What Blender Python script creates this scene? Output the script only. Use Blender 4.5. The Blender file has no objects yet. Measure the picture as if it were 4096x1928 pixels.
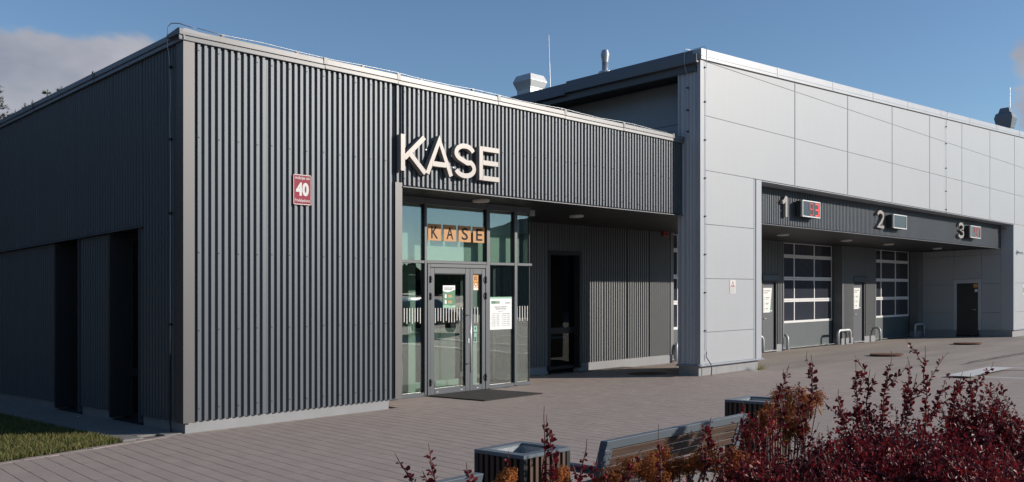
import bpy, bmesh, math, random
from mathutils import Vector, Matrix, noise
R = math.radians
rnd = random.Random(7)
sc = bpy.context.scene
C = sc.collection

# ---------------------------------------------------------------- camera geometry (photo 4096 x 1928)
F, CX, HOR = 3581., 2048., 1217.
tu, tv = math.atan2(5525-CX, F), math.atan2(CX+1640, F)
U2, V2 = (math.sin(tu), math.cos(tu)), (-math.sin(tv), math.cos(tv))
SA, SB = 0.013022655687, -0.016535304936      # the site falls gently: rise per metre along u and v
CAMU, CAMV, EYEZ = -5.14016463, -10.64326641, 1.609051061
def S(u, v, w): return Vector((u, v, w + SA*u + SB*v))      # site (along facade, into depth, height) -> world
def ray(x, y):
    r, d = (x-CX)/F, U2[0]*V2[1]-V2[0]*U2[1]
    return ((r*V2[1]-V2[0])/d, (U2[0]-U2[1]*r)/d, (HOR-y)/F)
def on(x, y, ax, val):
    du, dv, dz = ray(x, y); o = (CAMU, CAMV, EYEZ-SA*CAMU-SB*CAMV); d = (du, dv, dz-SA*du-SB*dv)
    i = 'uvw'.index(ax); t = (val-o[i])/d[i]
    return tuple(o[k]+d[k]*t for k in range(3))
def proj(u, v, w):
    a, b = u-CAMU, v-CAMV; x = U2[0]*a+V2[0]*b; y = U2[1]*a+V2[1]*b
    return CX+F*x/y, HOR-F*(w+SA*u+SB*v-EYEZ)/y, y
def at_depth(x, y, d):                       # point seen at pixel (x,y) at distance d along the view axis
    a, b, z = ray(x, y); u, v = CAMU+a*d, CAMV+b*d
    return u, v, EYEZ+z*d-SA*u-SB*v
def smooth(a, b, x): t = min(1, max(0, (x-a)/(b-a))); return t*t*(3-2*t)
def g(u, v=0): return -0.045*smooth(6.5, 10.5, u)            # ground level along the site

cam = bpy.data.cameras.new('camera'); cam.sensor_width = 36; cam.lens = F/4096*36
cam.shift_y = (HOR-964)/4096; cam.clip_start = .05; cam.clip_end = 3000
co = bpy.data.objects.new('camera', cam); C.objects.link(co); sc.camera = co
fw = Vector((U2[1], V2[1], 0)); co.location = (CAMU, CAMV, EYEZ)
co.rotation_euler = (R(90), 0, math.atan2(-fw.x, fw.y))

# ---------------------------------------------------------------- sky, sun, exposure
SUN_EL, SUN_ROT = R(19.2), R(138.6)
world = bpy.data.worlds.new('World'); sc.world = world; world.use_nodes = True
wn, wl = world.node_tree.nodes, world.node_tree.links
bg = wn['Background']; bg.inputs[1].default_value = 0.125
sky = wn.new('ShaderNodeTexSky'); sky.sky_type = 'NISHITA'; sky.sun_disc = False
sky.sun_elevation = SUN_EL; sky.sun_rotation = SUN_ROT; sky.air_density = 1.0; sky.dust_density = .0; sky.ozone_density = 3.5
def wnode(t, **k):
    n = wn.new(t)
    for a, b in k.items(): setattr(n, a, b)
    return n
def wmath(op, a, b=None):
    n = wn.new('ShaderNodeMath'); n.operation = op
    for i, s in enumerate((a, b)):
        if s is None: continue
        if isinstance(s, (int, float)): n.inputs[i].default_value = s
        else: wl.new(s, n.inputs[i])
    return n.outputs[0]
tc = wnode('ShaderNodeTexCoord')
def sky_dir(x, y):
    a, b, z = ray(x, y); return Vector((a, b, z)).normalized()
def blob(px, py, rad):                       # soft region of the sky round a direction
    n = wnode('ShaderNodeVectorMath', operation='DISTANCE'); wl.new(tc.outputs['Generated'], n.inputs[0]); n.inputs[1].default_value = sky_dir(px, py)
    m = wnode('ShaderNodeMapRange'); m.interpolation_type = 'SMOOTHSTEP'; m.inputs[1].default_value = rad; m.inputs[2].default_value = rad*.25
    wl.new(n.outputs['Value'], m.inputs[0]); return m.outputs[0]
mp = wnode('ShaderNodeMapping'); mp.inputs['Scale'].default_value = (1, 1, 2.2); wl.new(tc.outputs['Generated'], mp.inputs[0])
nz = wnode('ShaderNodeTexNoise'); nz.inputs['Scale'].default_value = 8; nz.inputs['Detail'].default_value = 10; nz.inputs['Roughness'].default_value = .56; nz.inputs['Distortion'].default_value = .35
wl.new(mp.outputs[0], nz.inputs['Vector'])
nb = wnode('ShaderNodeTexNoise'); nb.inputs['Scale'].default_value = 1.7; nb.inputs['Detail'].default_value = 2; wl.new(mp.outputs[0], nb.inputs['Vector'])
cov = wmath('MULTIPLY', wmath('SUBTRACT', nb.outputs[0], .66), .9)        # thin fair-weather cloud elsewhere
for px, py, rad, s in ((20, 520, .115, .40), (215, 350, .06, .34), (330, 470, .10, .36), (520, 400, .085, .40), (-300, 500, .14, .3), (4170, 310, .06, .36), (4120, 180, .04, .22), (4230, 520, .06, .3)):
    cov = wmath('ADD', cov, wmath('MULTIPLY', blob(px, py, rad), s))
cl = wnode('ShaderNodeMapRange'); cl.interpolation_type = 'SMOOTHSTEP'; cl.inputs[1].default_value = .62; cl.inputs[2].default_value = .82
wl.new(wmath('ADD', nz.outputs[0], cov), cl.inputs[0])
n2 = wnode('ShaderNodeTexNoise'); n2.inputs['Scale'].default_value = 7; n2.inputs['Detail'].default_value = 4
mp2 = wnode('ShaderNodeMapping'); mp2.inputs['Location'].default_value = (.05, .02, -.05); mp2.inputs['Scale'].default_value = (1, 1, 2); wl.new(tc.outputs['Generated'], mp2.inputs[0]); wl.new(mp2.outputs[0], n2.inputs['Vector'])
ccol = wnode('ShaderNodeValToRGB'); ccol.color_ramp.elements[0].position = .38; ccol.color_ramp.elements[0].color = (2.3, 2.4, 2.9, 1)
ccol.color_ramp.elements[1].position = .64; ccol.color_ramp.elements[1].color = (3.9, 3.85, 4.1, 1); wl.new(n2.outputs[0], ccol.inputs[0])
mx = wnode('ShaderNodeMix', data_type='RGBA'); wl.new(wmath('MULTIPLY', cl.outputs[0], .9), mx.inputs['Factor']); wl.new(sky.outputs[0], mx.inputs['A']); wl.new(ccol.outputs[0], mx.inputs['B'])
wl.new(mx.outputs['Result'], bg.inputs[0])
sd = Vector((math.sin(SUN_ROT)*math.cos(SUN_EL), math.cos(SUN_ROT)*math.cos(SUN_EL), math.sin(SUN_EL)))
sun = bpy.data.lights.new('sun', 'SUN'); sun.energy = 5.0; sun.angle = R(.53); sun.color = (1, .91, .80)
so = bpy.data.objects.new('sun', sun); C.objects.link(so); so.rotation_euler = (-sd).to_track_quat('-Z', 'Y').to_euler(); so.location = (20, -20, 30)
vs = sc.view_settings; vs.view_transform = 'Standard'; vs.look = 'None'; vs.exposure = 0; vs.gamma = 1; vs.use_curve_mapping = False
cy = sc.cycles; cy.use_denoising = True; cy.max_bounces = 8; cy.transparent_max_bounces = 24; cy.caustics_reflective = True; cy.blur_glossy = .6
cy.sample_clamp_indirect = 6
try: cy.denoiser = 'OPENIMAGEDENOISE'
except Exception: pass

# ---------------------------------------------------------------- materials
MATS = {}
def mat(name, col, rough=.6, metal=0., spec=.5, var=0., vscale=3., bump=0., bscale=80., coat=0., streak=0., emit=None, island=0., vdark=None):
    m = bpy.data.materials.new(name); m.use_nodes = True; MATS[name] = m
    n, l = m.node_tree.nodes, m.node_tree.links; p = n['Principled BSDF']
    p.inputs['Base Color'].default_value = (*col, 1); p.inputs['Roughness'].default_value = rough; p.inputs['Metallic'].default_value = metal
    p.inputs['Specular IOR Level'].default_value = spec; p.inputs['Coat Weight'].default_value = coat
    if emit: p.inputs['Emission Color'].default_value = (*emit[0], 1); p.inputs['Emission Strength'].default_value = emit[1]
    geo = n.new('ShaderNodeNewGeometry'); src = None
    if var or streak or island:
        val = None
        def add(o):
            nonlocal val
            if val is None: val = o
            else:
                a = n.new('ShaderNodeMath'); a.operation = 'ADD'; l.new(val, a.inputs[0]); l.new(o, a.inputs[1]); val = a.outputs[0]
        def amp(o, k):
            a = n.new('ShaderNodeMath'); a.operation = 'MULTIPLY_ADD'; l.new(o, a.inputs[0]); a.inputs[1].default_value = 2*k; a.inputs[2].default_value = -k; return a.outputs[0]
        if var:
            t = n.new('ShaderNodeTexNoise'); t.inputs['Scale'].default_value = vscale; t.inputs['Detail'].default_value = 6; t.inputs['Roughness'].default_value = .65
            l.new(geo.outputs['Position'], t.inputs['Vector']); add(amp(t.outputs[0], var*1.6))
        if streak:
            mpn = n.new('ShaderNodeMapping'); mpn.inputs['Scale'].default_value = (9, 9, .5); l.new(geo.outputs['Position'], mpn.inputs[0])
            t = n.new('ShaderNodeTexNoise'); t.inputs['Scale'].default_value = 1.5; t.inputs['Detail'].default_value = 5; l.new(mpn.outputs[0], t.inputs['Vector']); add(amp(t.outputs[0], streak))
        if island:
            oi = n.new('ShaderNodeObjectInfo'); a = n.new('ShaderNodeMath'); a.operation = 'ADD'; l.new(geo.outputs['Random Per Island'], a.inputs[0]); l.new(oi.outputs['Random'], a.inputs[1])
            fr = n.new('ShaderNodeMath'); fr.operation = 'FRACT'; l.new(a.outputs[0], fr.inputs[0]); add(amp(fr.outputs[0], island))
        one = n.new('ShaderNodeMath'); one.operation = 'ADD'; l.new(val, one.inputs[0]); one.inputs[1].default_value = 1
        vm = n.new('ShaderNodeVectorMath'); vm.operation = 'SCALE'; vm.inputs[0].default_value = col; l.new(one.outputs[0], vm.inputs['Scale']); l.new(vm.outputs[0], p.inputs['Base Color'])
        if var:
            rr = n.new('ShaderNodeMath'); rr.operation = 'MULTIPLY_ADD'; l.new(one.outputs[0], rr.inputs[0]); rr.inputs[1].default_value = .25; rr.inputs[2].default_value = rough-.25; rr.use_clamp = True; l.new(rr.outputs[0], p.inputs['Roughness'])
    if bump:
        t = n.new('ShaderNodeTexNoise'); t.inputs['Scale'].default_value = bscale; t.inputs['Detail'].default_value = 4; l.new(geo.outputs['Position'], t.inputs['Vector'])
        b = n.new('ShaderNodeBump'); b.inputs['Strength'].default_value = min(1, bump); b.inputs['Distance'].default_value = .01; l.new(t.outputs[0], b.inputs['Height']); l.new(b.outputs[0], p.inputs['Normal'])
    return m
mat('clad', (.078, .09, .105), .47, metal=.3, var=.05, vscale=1.1, streak=.08, spec=.6)
mat('clad_light', (.15, .158, .165), .5, metal=.2, var=.05, vscale=1.1, streak=.06)
mat('clad_trim', (.10, .098, .10), .46, metal=.3, spec=.6, var=.05, vscale=2, streak=.05)
mat('coping', (.105, .112, .125), .40, metal=.0, var=.06, vscale=2.5, bump=.12, bscale=3)
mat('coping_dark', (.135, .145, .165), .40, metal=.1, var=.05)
mat('dark_metal', (.02, .022, .026), .45, var=.08)
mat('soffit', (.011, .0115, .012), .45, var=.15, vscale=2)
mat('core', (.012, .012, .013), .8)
mat('plinth', (.26, .265, .275), .8, var=.16, vscale=2.5, bump=.25, bscale=60)
mat('frame', (.075, .085, .098), .42, var=.04, spec=.55)
mat('gasket', (.012, .012, .013), .5)
mat('mint', (.58, .74, .66), .7, var=.03)
mat('in_floor', (.10, .10, .10), .35, var=.1)
mat('in_wall', (.28, .33, .31), .8)
mat('white_panel', (.335, .352, .372), .48, var=.025, vscale=.9, streak=.04)
mat('white_trim', (.34, .36, .39), .42, var=.03)
mat('fin_side', (.42, .44, .47), .45, var=.03)
mat('joint', (.30, .31, .31), .7)
mat('coping_white', (.36, .37, .39), .4, metal=.15, var=.06, vscale=3, bump=.1, bscale=3)
mat('seal', (.05, .05, .05), .7)
mat('white_rail', (.74, .74, .74), .35, var=.02)
mat('door_grey', (.085, .09, .105), .45, var=.05)
mat('door_panel', (.07, .088, .095), .5, var=.06)
mat('galv', (.42, .44, .46), .42, metal=.75, var=.14, vscale=9)
mat('galv_paint', (.50, .52, .53), .5, metal=.3, var=.12, vscale=6)
mat('steel', (.62, .62, .63), .32, metal=.45)
mat('black', (.012, .012, .013), .4)
mat('letter', (.285, .262, .245), .42, metal=.1, var=.03)
mat('sign_red', (.26, .022, .045), .6, spec=.25)
mat('sign_white', (.62, .61, .59), .6, spec=.25)
mat('print_dark', (.02, .021, .024), .7, spec=.2)
mat('print_grey', (.25, .26, .27), .6)
mat('poster_green', (.055, .19, .10), .45)
mat('poster_mint', (.22, .45, .32), .45)
mat('poster_white', (.74, .75, .74), .5)
mat('orange', (.62, .28, .07), .6)
mat('card', (.48, .24, .085), .6)
mat('stripe', (.72, .70, .66), .5)
mat('screen', (.055, .065, .072), .22)
mat('led', (.35, .02, .02), .4, emit=((1, .05, .04), .9))
mat('led_dim', (.22, .02, .02), .4, emit=((1, .05, .04), .22))
mat('lamp', (.55, .53, .50), .4)
mat('siren', (.28, .012, .012), .4)
mat('paver', (.375, .305, .265), .85, var=.085, vscale=3.2, bump=.35, bscale=220, island=.035)
mat('joint_sand', (.14, .12, .105), .95, var=.2, vscale=30)
mat('path', (.20, .19, .18), .85, var=.12, vscale=12, bump=.3, bscale=150, island=.06)
mat('mat_rubber', (.022, .020, .019), .85, var=.3, vscale=90)
mat('line_white', (.62, .61, .59), .7, var=.16, vscale=14)
mat('rust', (.13, .055, .03), .8, var=.3, vscale=20)
mat('soil', (.06, .042, .03), .95, var=.3, vscale=20, bump=.6, bscale=40)
mat('bench_steel', (.115, .14, .165), .42, var=.05, spec=.55)
mat('bin_black', (.018, .019, .021), .45)
mat('zinc', (.40, .43, .46), .4, metal=.7, var=.25, vscale=28)
mat('car_paint', (.015, .016, .018), .2, coat=1.0)
mat('tyre', (.012, .012, .012), .8)
mat('rim', (.45, .45, .46), .3, metal=.9)
mat('red_light', (.25, .01, .01), .3)
mat('twig', (.085, .035, .028), .7)
mat('bark', (.09, .065, .05), .9, var=.3, vscale=14)
mat('hedge_soil', (.05, .04, .035), .95)
mat('green_stem', (.12, .10, .05), .7)
mat('flower_white', (.8, .8, .75), .6)

def nodes_of(m): return m.node_tree.nodes, m.node_tree.links, m.node_tree.nodes['Principled BSDF']
# fine horizontal micro-profiling of the sandwich panels
m = MATS['white_panel']; n, l, p = nodes_of(m)
geo = n.new('ShaderNodeNewGeometry'); wv = n.new('ShaderNodeTexWave'); wv.wave_type = 'BANDS'; wv.bands_direction = 'Z'; wv.inputs['Scale'].default_value = 12; wv.inputs['Distortion'].default_value = 0
l.new(geo.outputs['Position'], wv.inputs['Vector']); b = n.new('ShaderNodeBump'); b.inputs['Strength'].default_value = .10; b.inputs['Distance'].default_value = .004; l.new(wv.outputs['Fac'], b.inputs['Height']); l.new(b.outputs[0], p.inputs['Normal'])
# asphalt: stone speckle, worn patches
m = mat('asphalt', (.2, .2, .2), .85); n, l, p = nodes_of(m); geo = n.new('ShaderNodeNewGeometry')
t1 = n.new('ShaderNodeTexNoise'); t1.inputs['Scale'].default_value = 130; t1.inputs['Detail'].default_value = 3
t2 = n.new('ShaderNodeTexNoise'); t2.inputs['Scale'].default_value = .8; t2.inputs['Detail'].default_value = 8; t2.inputs['Roughness'].default_value = .7
mp3 = n.new('ShaderNodeMapping'); mp3.inputs['Rotation'].default_value = (0, 0, R(43)); mp3.inputs['Scale'].default_value = (.25, 1.6, 1); l.new(geo.outputs['Position'], mp3.inputs[0]); l.new(mp3.outputs[0], t2.inputs['Vector']); l.new(geo.outputs['Position'], t1.inputs['Vector'])
mm = n.new('ShaderNodeMix'); mm.data_type = 'RGBA'; mm.inputs['Factor'].default_value = .3; l.new(t2.outputs[0], mm.inputs['A']); l.new(t1.outputs[0], mm.inputs['B'])
cr = n.new('ShaderNodeValToRGB'); cr.color_ramp.elements[0].position = .36; cr.color_ramp.elements[0].color = (.265, .225, .198, 1); cr.color_ramp.elements[1].position = .66; cr.color_ramp.elements[1].color = (.44, .375, .325, 1)
l.new(mm.outputs['Result'], cr.inputs[0]); l.new(cr.outputs[0], p.inputs['Base Color']); b = n.new('ShaderNodeBump'); b.inputs['Strength'].default_value = .35; b.inputs['Distance'].default_value = .006; l.new(t1.outputs[0], b.inputs['Height']); l.new(b.outputs[0], p.inputs['Normal'])
# timber
def timber(name, c0, c1, axis):
    m = mat(name, c0, .6); n, l, p = nodes_of(m); tcn = n.new('ShaderNodeTexCoord'); mpn = n.new('ShaderNodeMapping')
    s = [60, 60, 60]; s[axis] = 2.5; mpn.inputs['Scale'].default_value = s; l.new(tcn.outputs['Object'], mpn.inputs[0])
    t = n.new('ShaderNodeTexNoise'); t.inputs['Scale'].default_value = 1; t.inputs['Detail'].default_value = 7; t.inputs['Roughness'].default_value = .7; l.new(mpn.outputs[0], t.inputs['Vector'])
    cr = n.new('ShaderNodeValToRGB'); cr.color_ramp.elements[0].position = .3; cr.color_ramp.elements[0].color = (*c0, 1); cr.color_ramp.elements[1].position = .72; cr.color_ramp.elements[1].color = (*c1, 1)
    l.new(t.outputs[0], cr.inputs[0]); l.new(cr.outputs[0], p.inputs['Base Color']); b = n.new('ShaderNodeBump'); b.inputs['Strength'].default_value = .4; b.inputs['Distance'].default_value = .003; l.new(t.outputs[0], b.inputs['Height']); l.new(b.outputs[0], p.inputs['Normal'])
timber('timber', (.04, .022, .015), (.115, .068, .048), 0)
timber('timber_v', (.05, .026, .018), (.13, .075, .05), 2)
# glass: clear sheet that mirrors more at a glancing angle
def glass(name, tint, f0, wob=0., wscale=1.5, rough=0.):
    m = bpy.data.materials.new(name); m.use_nodes = True; MATS[name] = m; n, l = m.node_tree.nodes, m.node_tree.links
    n.remove(n['Principled BSDF']); tr = n.new('ShaderNodeBsdfTransparent'); tr.inputs[0].default_value = (*tint, 1)
    gl = n.new('ShaderNodeBsdfGlossy'); gl.inputs['Roughness'].default_value = rough; lw = n.new('ShaderNodeLayerWeight'); lw.inputs[0].default_value = .5
    pw = n.new('ShaderNodeMath'); pw.operation = 'POWER'; pw.inputs[1].default_value = 5; l.new(lw.outputs['Facing'], pw.inputs[0])
    ma = n.new('ShaderNodeMath'); ma.operation = 'MULTIPLY_ADD'; ma.inputs[1].default_value = 1-f0; ma.inputs[2].default_value = f0; l.new(pw.outputs[0], ma.inputs[0])
    mix = n.new('ShaderNodeMixShader'); l.new(ma.outputs[0], mix.inputs[0]); l.new(tr.outputs[0], mix.inputs[1]); l.new(gl.outputs[0], mix.inputs[2]); l.new(mix.outputs[0], n['Material Output'].inputs[0])
    if wob:
        geo = n.new('ShaderNodeNewGeometry'); t = n.new('ShaderNodeTexNoise'); t.inputs['Scale'].default_value = wscale; t.inputs['Detail'].default_value = 2; l.new(geo.outputs['Position'], t.inputs['Vector'])
        b = n.new('ShaderNodeBump'); b.inputs['Strength'].default_value = 1; b.inputs['Distance'].default_value = wob; l.new(t.outputs[0], b.inputs['Height']); l.new(b.outputs[0], gl.inputs['Normal'])
glass('glass', (.80, .86, .83), .20, .0012, 1.0)
glass('glass_dark', (.25, .33, .32), .05, .002, 1.0)
mat('glass_door', (.036, .039, .052), .10, spec=.5, bump=.35, bscale=2.2)
glass('car_glass', (.1, .1, .1), .10)

# ---------------------------------------------------------------- building blocks
class MB:
    """collects shapes in site coordinates, then links them as one mesh object"""
    def __init__(s): s.v = []; s.f = []; s.m = []
    def add(s, vs, fs, mi=0):
        o = len(s.v); s.v += [tuple(p) for p in vs]; s.f += [tuple(i+o for i in f) for f in fs]; s.m += [mi]*len(fs); return s
    def box(s, u0, u1, v0, v1, w0, w1, mi=0):
        return s.add([(u0, v0, w0), (u1, v0, w0), (u1, v1, w0), (u0, v1, w0), (u0, v0, w1), (u1, v0, w1), (u1, v1, w1), (u0, v1, w1)],
                     [(0, 3, 2, 1), (4, 5, 6, 7), (0, 1, 5, 4), (1, 2, 6, 5), (2, 3, 7, 6), (3, 0, 4, 7)], mi)
    def prism(s, poly, h0, h1, f, mi=0):         # poly of 2D points, f(p, h) -> 3D
        k = len(poly); vs = [f(p, h0) for p in poly]+[f(p, h1) for p in poly]
        return s.add(vs, [tuple(range(k))[::-1], tuple(range(k, 2*k))]+[(i, (i+1) % k, k+(i+1) % k, k+i) for i in range(k)], mi)
    def tube(s, pts, r, k=8, mi=0, close=True):
        pts = [Vector(p) for p in pts]; rings = []; up = Vector((0, 0, 1)); rs = r if isinstance(r, (list, tuple)) else [r]*len(pts); nx = None
        for i, p in enumerate(pts):
            t = (pts[min(i+1, len(pts)-1)]-pts[max(i-1, 0)]).normalized()
            if nx is None: nx = t.orthogonal().normalized()
            nx = (nx-t*nx.dot(t)).normalized(); ny = t.cross(nx)
            rings.append([p+(nx*math.cos(a)+ny*math.sin(a))*rs[i] for a in [2*math.pi*j/k for j in range(k)]])
        vs = [q for rr in rings for q in rr]; fs = []
        for i in range(len(pts)-1):
            for j in range(k): fs.append((i*k+j, i*k+(j+1) % k, (i+1)*k+(j+1) % k, (i+1)*k+j))
        if close: fs += [tuple(range(k))[::-1], tuple(range((len(pts)-1)*k, len(pts)*k))]
        return s.add(vs, fs, mi)
    def lathe(s, c, prof, k=20, mi=0):           # prof: (radius, height) pairs
        vs = []; fs = []
        for r, h in prof: vs += [(c[0]+r*math.cos(2*math.pi*j/k), c[1]+r*math.sin(2*math.pi*j/k), c[2]+h) for j in range(k)]
        for i in range(len(prof)-1):
            for j in range(k): fs.append((i*k+j, i*k+(j+1) % k, (i+1)*k+(j+1) % k, (i+1)*k+j))
        fs += [tuple(range(k))[::-1], tuple(range((len(prof)-1)*k, len(prof)*k))]
        return s.add(vs, fs, mi)
    def build(s, name, mats, parent=None, org=(0, 0, 0), shear=True, bevel=0, smooth=False, kind=None, label=None):
        me = bpy.data.meshes.new(name); o3 = S(*org) if shear else Vector(org)
        me.from_pydata([(S(*p) if shear else Vector(p))-o3 for p in s.v], [], s.f)
        for mm in (mats if isinstance(mats, (list, tuple)) else [mats]): me.materials.append(MATS[mm])
        me.polygons.foreach_set('material_index', s.m)
        if bevel:
            b = bmesh.new(); b.from_mesh(me); es = [e for e in b.edges if len(e.link_faces) == 2 and e.calc_face_angle(0) > R(35)]
            bmesh.ops.bevel(b, geom=es, offset=bevel, segments=1, affect='EDGES', clamp_overlap=True); b.to_mesh(me); b.free()
        if smooth: me.polygons.foreach_set('use_smooth', [True]*len(me.polygons))
        me.update(); o = bpy.data.objects.new(name, me); C.objects.link(o)
        put(o, o3, parent)
        if kind: o['kind'] = kind
        if label: o['label'] = label
        return o
WPOS = {}
def put(o, wpos, parent=None):
    WPOS[o.name] = Vector(wpos)
    if parent is not None: o.parent = parent; o.location = Vector(wpos)-WPOS[parent.name]
    else: o.location = wpos
def empty(name, org, label, cat, group=None, shear=True):
    o = bpy.data.objects.new(name, None); o.empty_display_size = .2; C.objects.link(o); put(o, S(*org) if shear else Vector(org)); tag(o, label, cat, group); return o
def tag(o, label, cat, group=None):
    o['label'] = label; o['category'] = cat
    if group: o['group'] = group
    return o
def struct(o): o['kind'] = 'structure'; return o
def box(name, m, b, parent=None, bevel=0, **k):
    u0, u1, v0, v1, w0, w1 = b
    return MB().box(*b).build(name, m, parent, ((u0+u1)/2, (v0+v1)/2, w0), bevel=bevel, **k)
PITCH = .0905
def corr_pts(s0, s1, pitch=PITCH, depth=.031, shift=0.):
    prof = [(0, 0), (.35, 0), (.48, 1), (.87, 1), (1, 0)]
    pts = []; k = math.floor((s0-shift)/pitch)
    def h(s):
        t = ((s-shift)/pitch) % 1
        for (a, x), (b, y) in zip(prof, prof[1:]):
            if a <= t <= b: return (x+(y-x)*(t-a)/(b-a))*depth
        return 0
    pts.append((s0, h(s0)))
    while shift+k*pitch < s1:
        for t, y in prof[:-1]:
            s = shift+(k+t)*pitch
            if s0+1e-4 < s < s1-1e-4: pts.append((s, y*depth))
        k += 1
    pts.append((s1, h(s1))); return pts
def corr(name, parent, ax, s0, s1, w0, w1, pos, m='clad', out=-1, pitch=PITCH, depth=.031, **k):
    """profiled metal sheet: ax 'u' runs along u and faces -v; ax 'v' runs along v and faces -u"""
    pts = corr_pts(s0+.0015, s1-.0015, pitch, depth, shift=s0); b = MB(); vs = []
    t0, t1 = (w0, w0) if not isinstance(w0, tuple) else w0, (w1, w1) if not isinstance(w1, tuple) else w1
    for s, h in pts:
        q = (s-s0)/(s1-s0)
        for (a0, a1) in (t0, t1):
            w = a0+(a1-a0)*q; d = pos+out*h
            vs.append((s, d, w) if ax == 'u' else (d, s, w))
    N = len(pts); b.add(vs, [((2*i, 2*i+2, 2*i+3, 2*i+1) if (ax == 'u') == (out < 0) else (2*i+1, 2*i+3, 2*i+2, 2*i)) for i in range(N-1)])
    o = ((s0+s1)/2, pos, t0[0]) if ax == 'u' else (pos, (s0+s1)/2, t0[0])
    return b.build(name, m, parent, o, **k)
def text_polys(txt, h, w=None, bold=0., lead=1.):
    """text as flat polygons: returns verts (x, y) and faces with cap height h, width w"""
    cu = bpy.data.curves.new('t', 'FONT'); cu.body = txt; cu.offset = bold; cu.resolution_u = 3; cu.space_line = lead; cu.align_x = 'LEFT'
    ob = bpy.data.objects.new('t', cu); C.objects.link(ob); dg = bpy.context.evaluated_depsgraph_get(); me = bpy.data.meshes.new_from_object(ob.evaluated_get(dg))
    vs = [(v.co.x, v.co.y) for v in me.vertices]; fs = [tuple(p.vertices) for p in me.polygons]
    bpy.data.objects.remove(ob); bpy.data.curves.remove(cu); bpy.data.meshes.remove(me)
    x0, x1 = min(v[0] for v in vs), max(v[0] for v in vs); y0, y1 = min(v[1] for v in vs), max(v[1] for v in vs)
    sy = h/(y1-y0); sx = (w/(x1-x0)) if w else sy
    return [((x-x0)*sx, (y-y0)*sy) for x, y in vs], fs
def lettering(name, parent, txt, m, u0, w0, h, v, w=None, bold=.0, lead=1., center=False, **k):
    vs, fs = text_polys(txt, h, w, bold, lead)
    if center: u0 -= max(x for x, y in vs)/2
    return MB().add([(u0+x, v, w0+y) for x, y in vs], fs).build(name, m, parent, (u0, v, w0), **k)
def stroke(path, wd):
    """flat ribbon of width wd along a 2D path -> list of quads (closed polygon)"""
    L, Rr = [], []
    for i, p in enumerate(path):
        a = path[max(i-1, 0)]; c = path[min(i+1, len(path)-1)]
        d1 = Vector((p[0]-a[0], p[1]-a[1])); d2 = Vector((c[0]-p[0], c[1]-p[1]))
        if d1.length < 1e-9: d1 = d2
        if d2.length < 1e-9: d2 = d1
        d1.normalize(); d2.normalize(); t = (d1+d2).normalized(); nn = Vector((-t.y, t.x)); k = wd/2/max(.5, t.dot(d1))
        L.append((p[0]+nn.x*k, p[1]+nn.y*k)); Rr.append((p[0]-nn.x*k, p[1]-nn.y*k))
    return L+Rr[::-1]
def arc(cx, cy, rx, ry, a0, a1, n=12): return [(cx+rx*math.cos(R(a0+(a1-a0)*i/n)), cy+ry*math.sin(R(a0+(a1-a0)*i/n))) for i in range(n+1)]
def ribbon(b, path, wd, f, d0, d1):
    """solid ribbon of width wd along a 2D path; f(p, d) places it"""
    pl = stroke(path, wd); n = len(path); L, Q = pl[:n], pl[n:][::-1]; vs = []
    for i in range(n): vs += [f(L[i], d0), f(Q[i], d0), f(L[i], d1), f(Q[i], d1)]
    fs = [(1, 0, 2, 3), (4*n-4, 4*n-3, 4*n-1, 4*n-2)]
    for i in range(n-1):
        o = 4*i; fs += [(o, o+1, o+5, o+4), (o+3, o+2, o+6, o+7), (o+2, o, o+4, o+6), (o+1, o+3, o+7, o+5)]
    b.add(vs, fs); return b

# ================================================================ ground
us = [-600, -150, -30, -9, 0, 6.5]+[6.5+.5*i for i in range(1, 9)]+[14, 20, 34, 60, 150, 600]
vsn = [-600, -150, -40, -12, -8, -4, 0, 4, 14, 40, 150, 600]
def sheet(b, us, vs, dz):
    k = len(vs); b.add([(u, v, g(u)+dz) for u in us for v in vs], [(i*k+j, (i+1)*k+j, (i+1)*k+j+1, i*k+j+1) for i in range(len(us)-1) for j in range(k-1)]); return b
struct(sheet(MB(), us, vsn, -.05).build('ground', 'asphalt'))
def vfront(u):
    if u < -.12: return -.02+.24*(u+.3)
    if u < 3.38: return .06
    if u < 7.36: return 1.0
    return 2.95
pv = sheet(MB(), [-9+.5*i for i in range(19)], [-8.3, -6, -4, -2.2], -.016); sheet(pv, [-2+.25*i for i in range(61)], [-2.2, -1, -.55], -.0165)
sheet(pv, [-.3+.25*i for i in range(54)], [-.55, -.2, .02], -.017); sheet(pv, [.5+.25*i for i in range(50)], [-8.3, -6, -4, -2.2], -.0175); sheet(pv, [3.3+.25*i for i in range(39)], [.02, .99], -.018); sheet(pv, [7.3+.25*i for i in range(23)], [.99, 2.95], -.0185)
pavement = struct(pv.build('pavement', 'joint_sand'))
PW, PL = .164, .2465; pd = Vector((-.1, -.995)).normalized(); pn = Vector((pd.y*-1, pd.x)); pn = Vector((.995, -.1)).normalized()
def paver_shape(b, u, v, dz, hw=PW/2-.0016, hl=PL/2-.0004):
    vs = []
    for zz, e in ((-.02, 0), (-.003, 0), (0, .003)):
        for sx, sy in ((-1, -1), (1, -1), (1, 1), (-1, 1)):
            p = Vector((u, v))+pn*(sx*(hw-e))-pd*(sy*(hl-e*.12)); vs.append((p.x, p.y, g(p.x)+zz+dz))
    return b.add(vs, [(8, 9, 10, 11)]+[(i*4+j, i*4+(j+1) % 4, i*4+4+(j+1) % 4, i*4+4+j) for i in range(2) for j in range(4)])
cells = []
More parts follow.
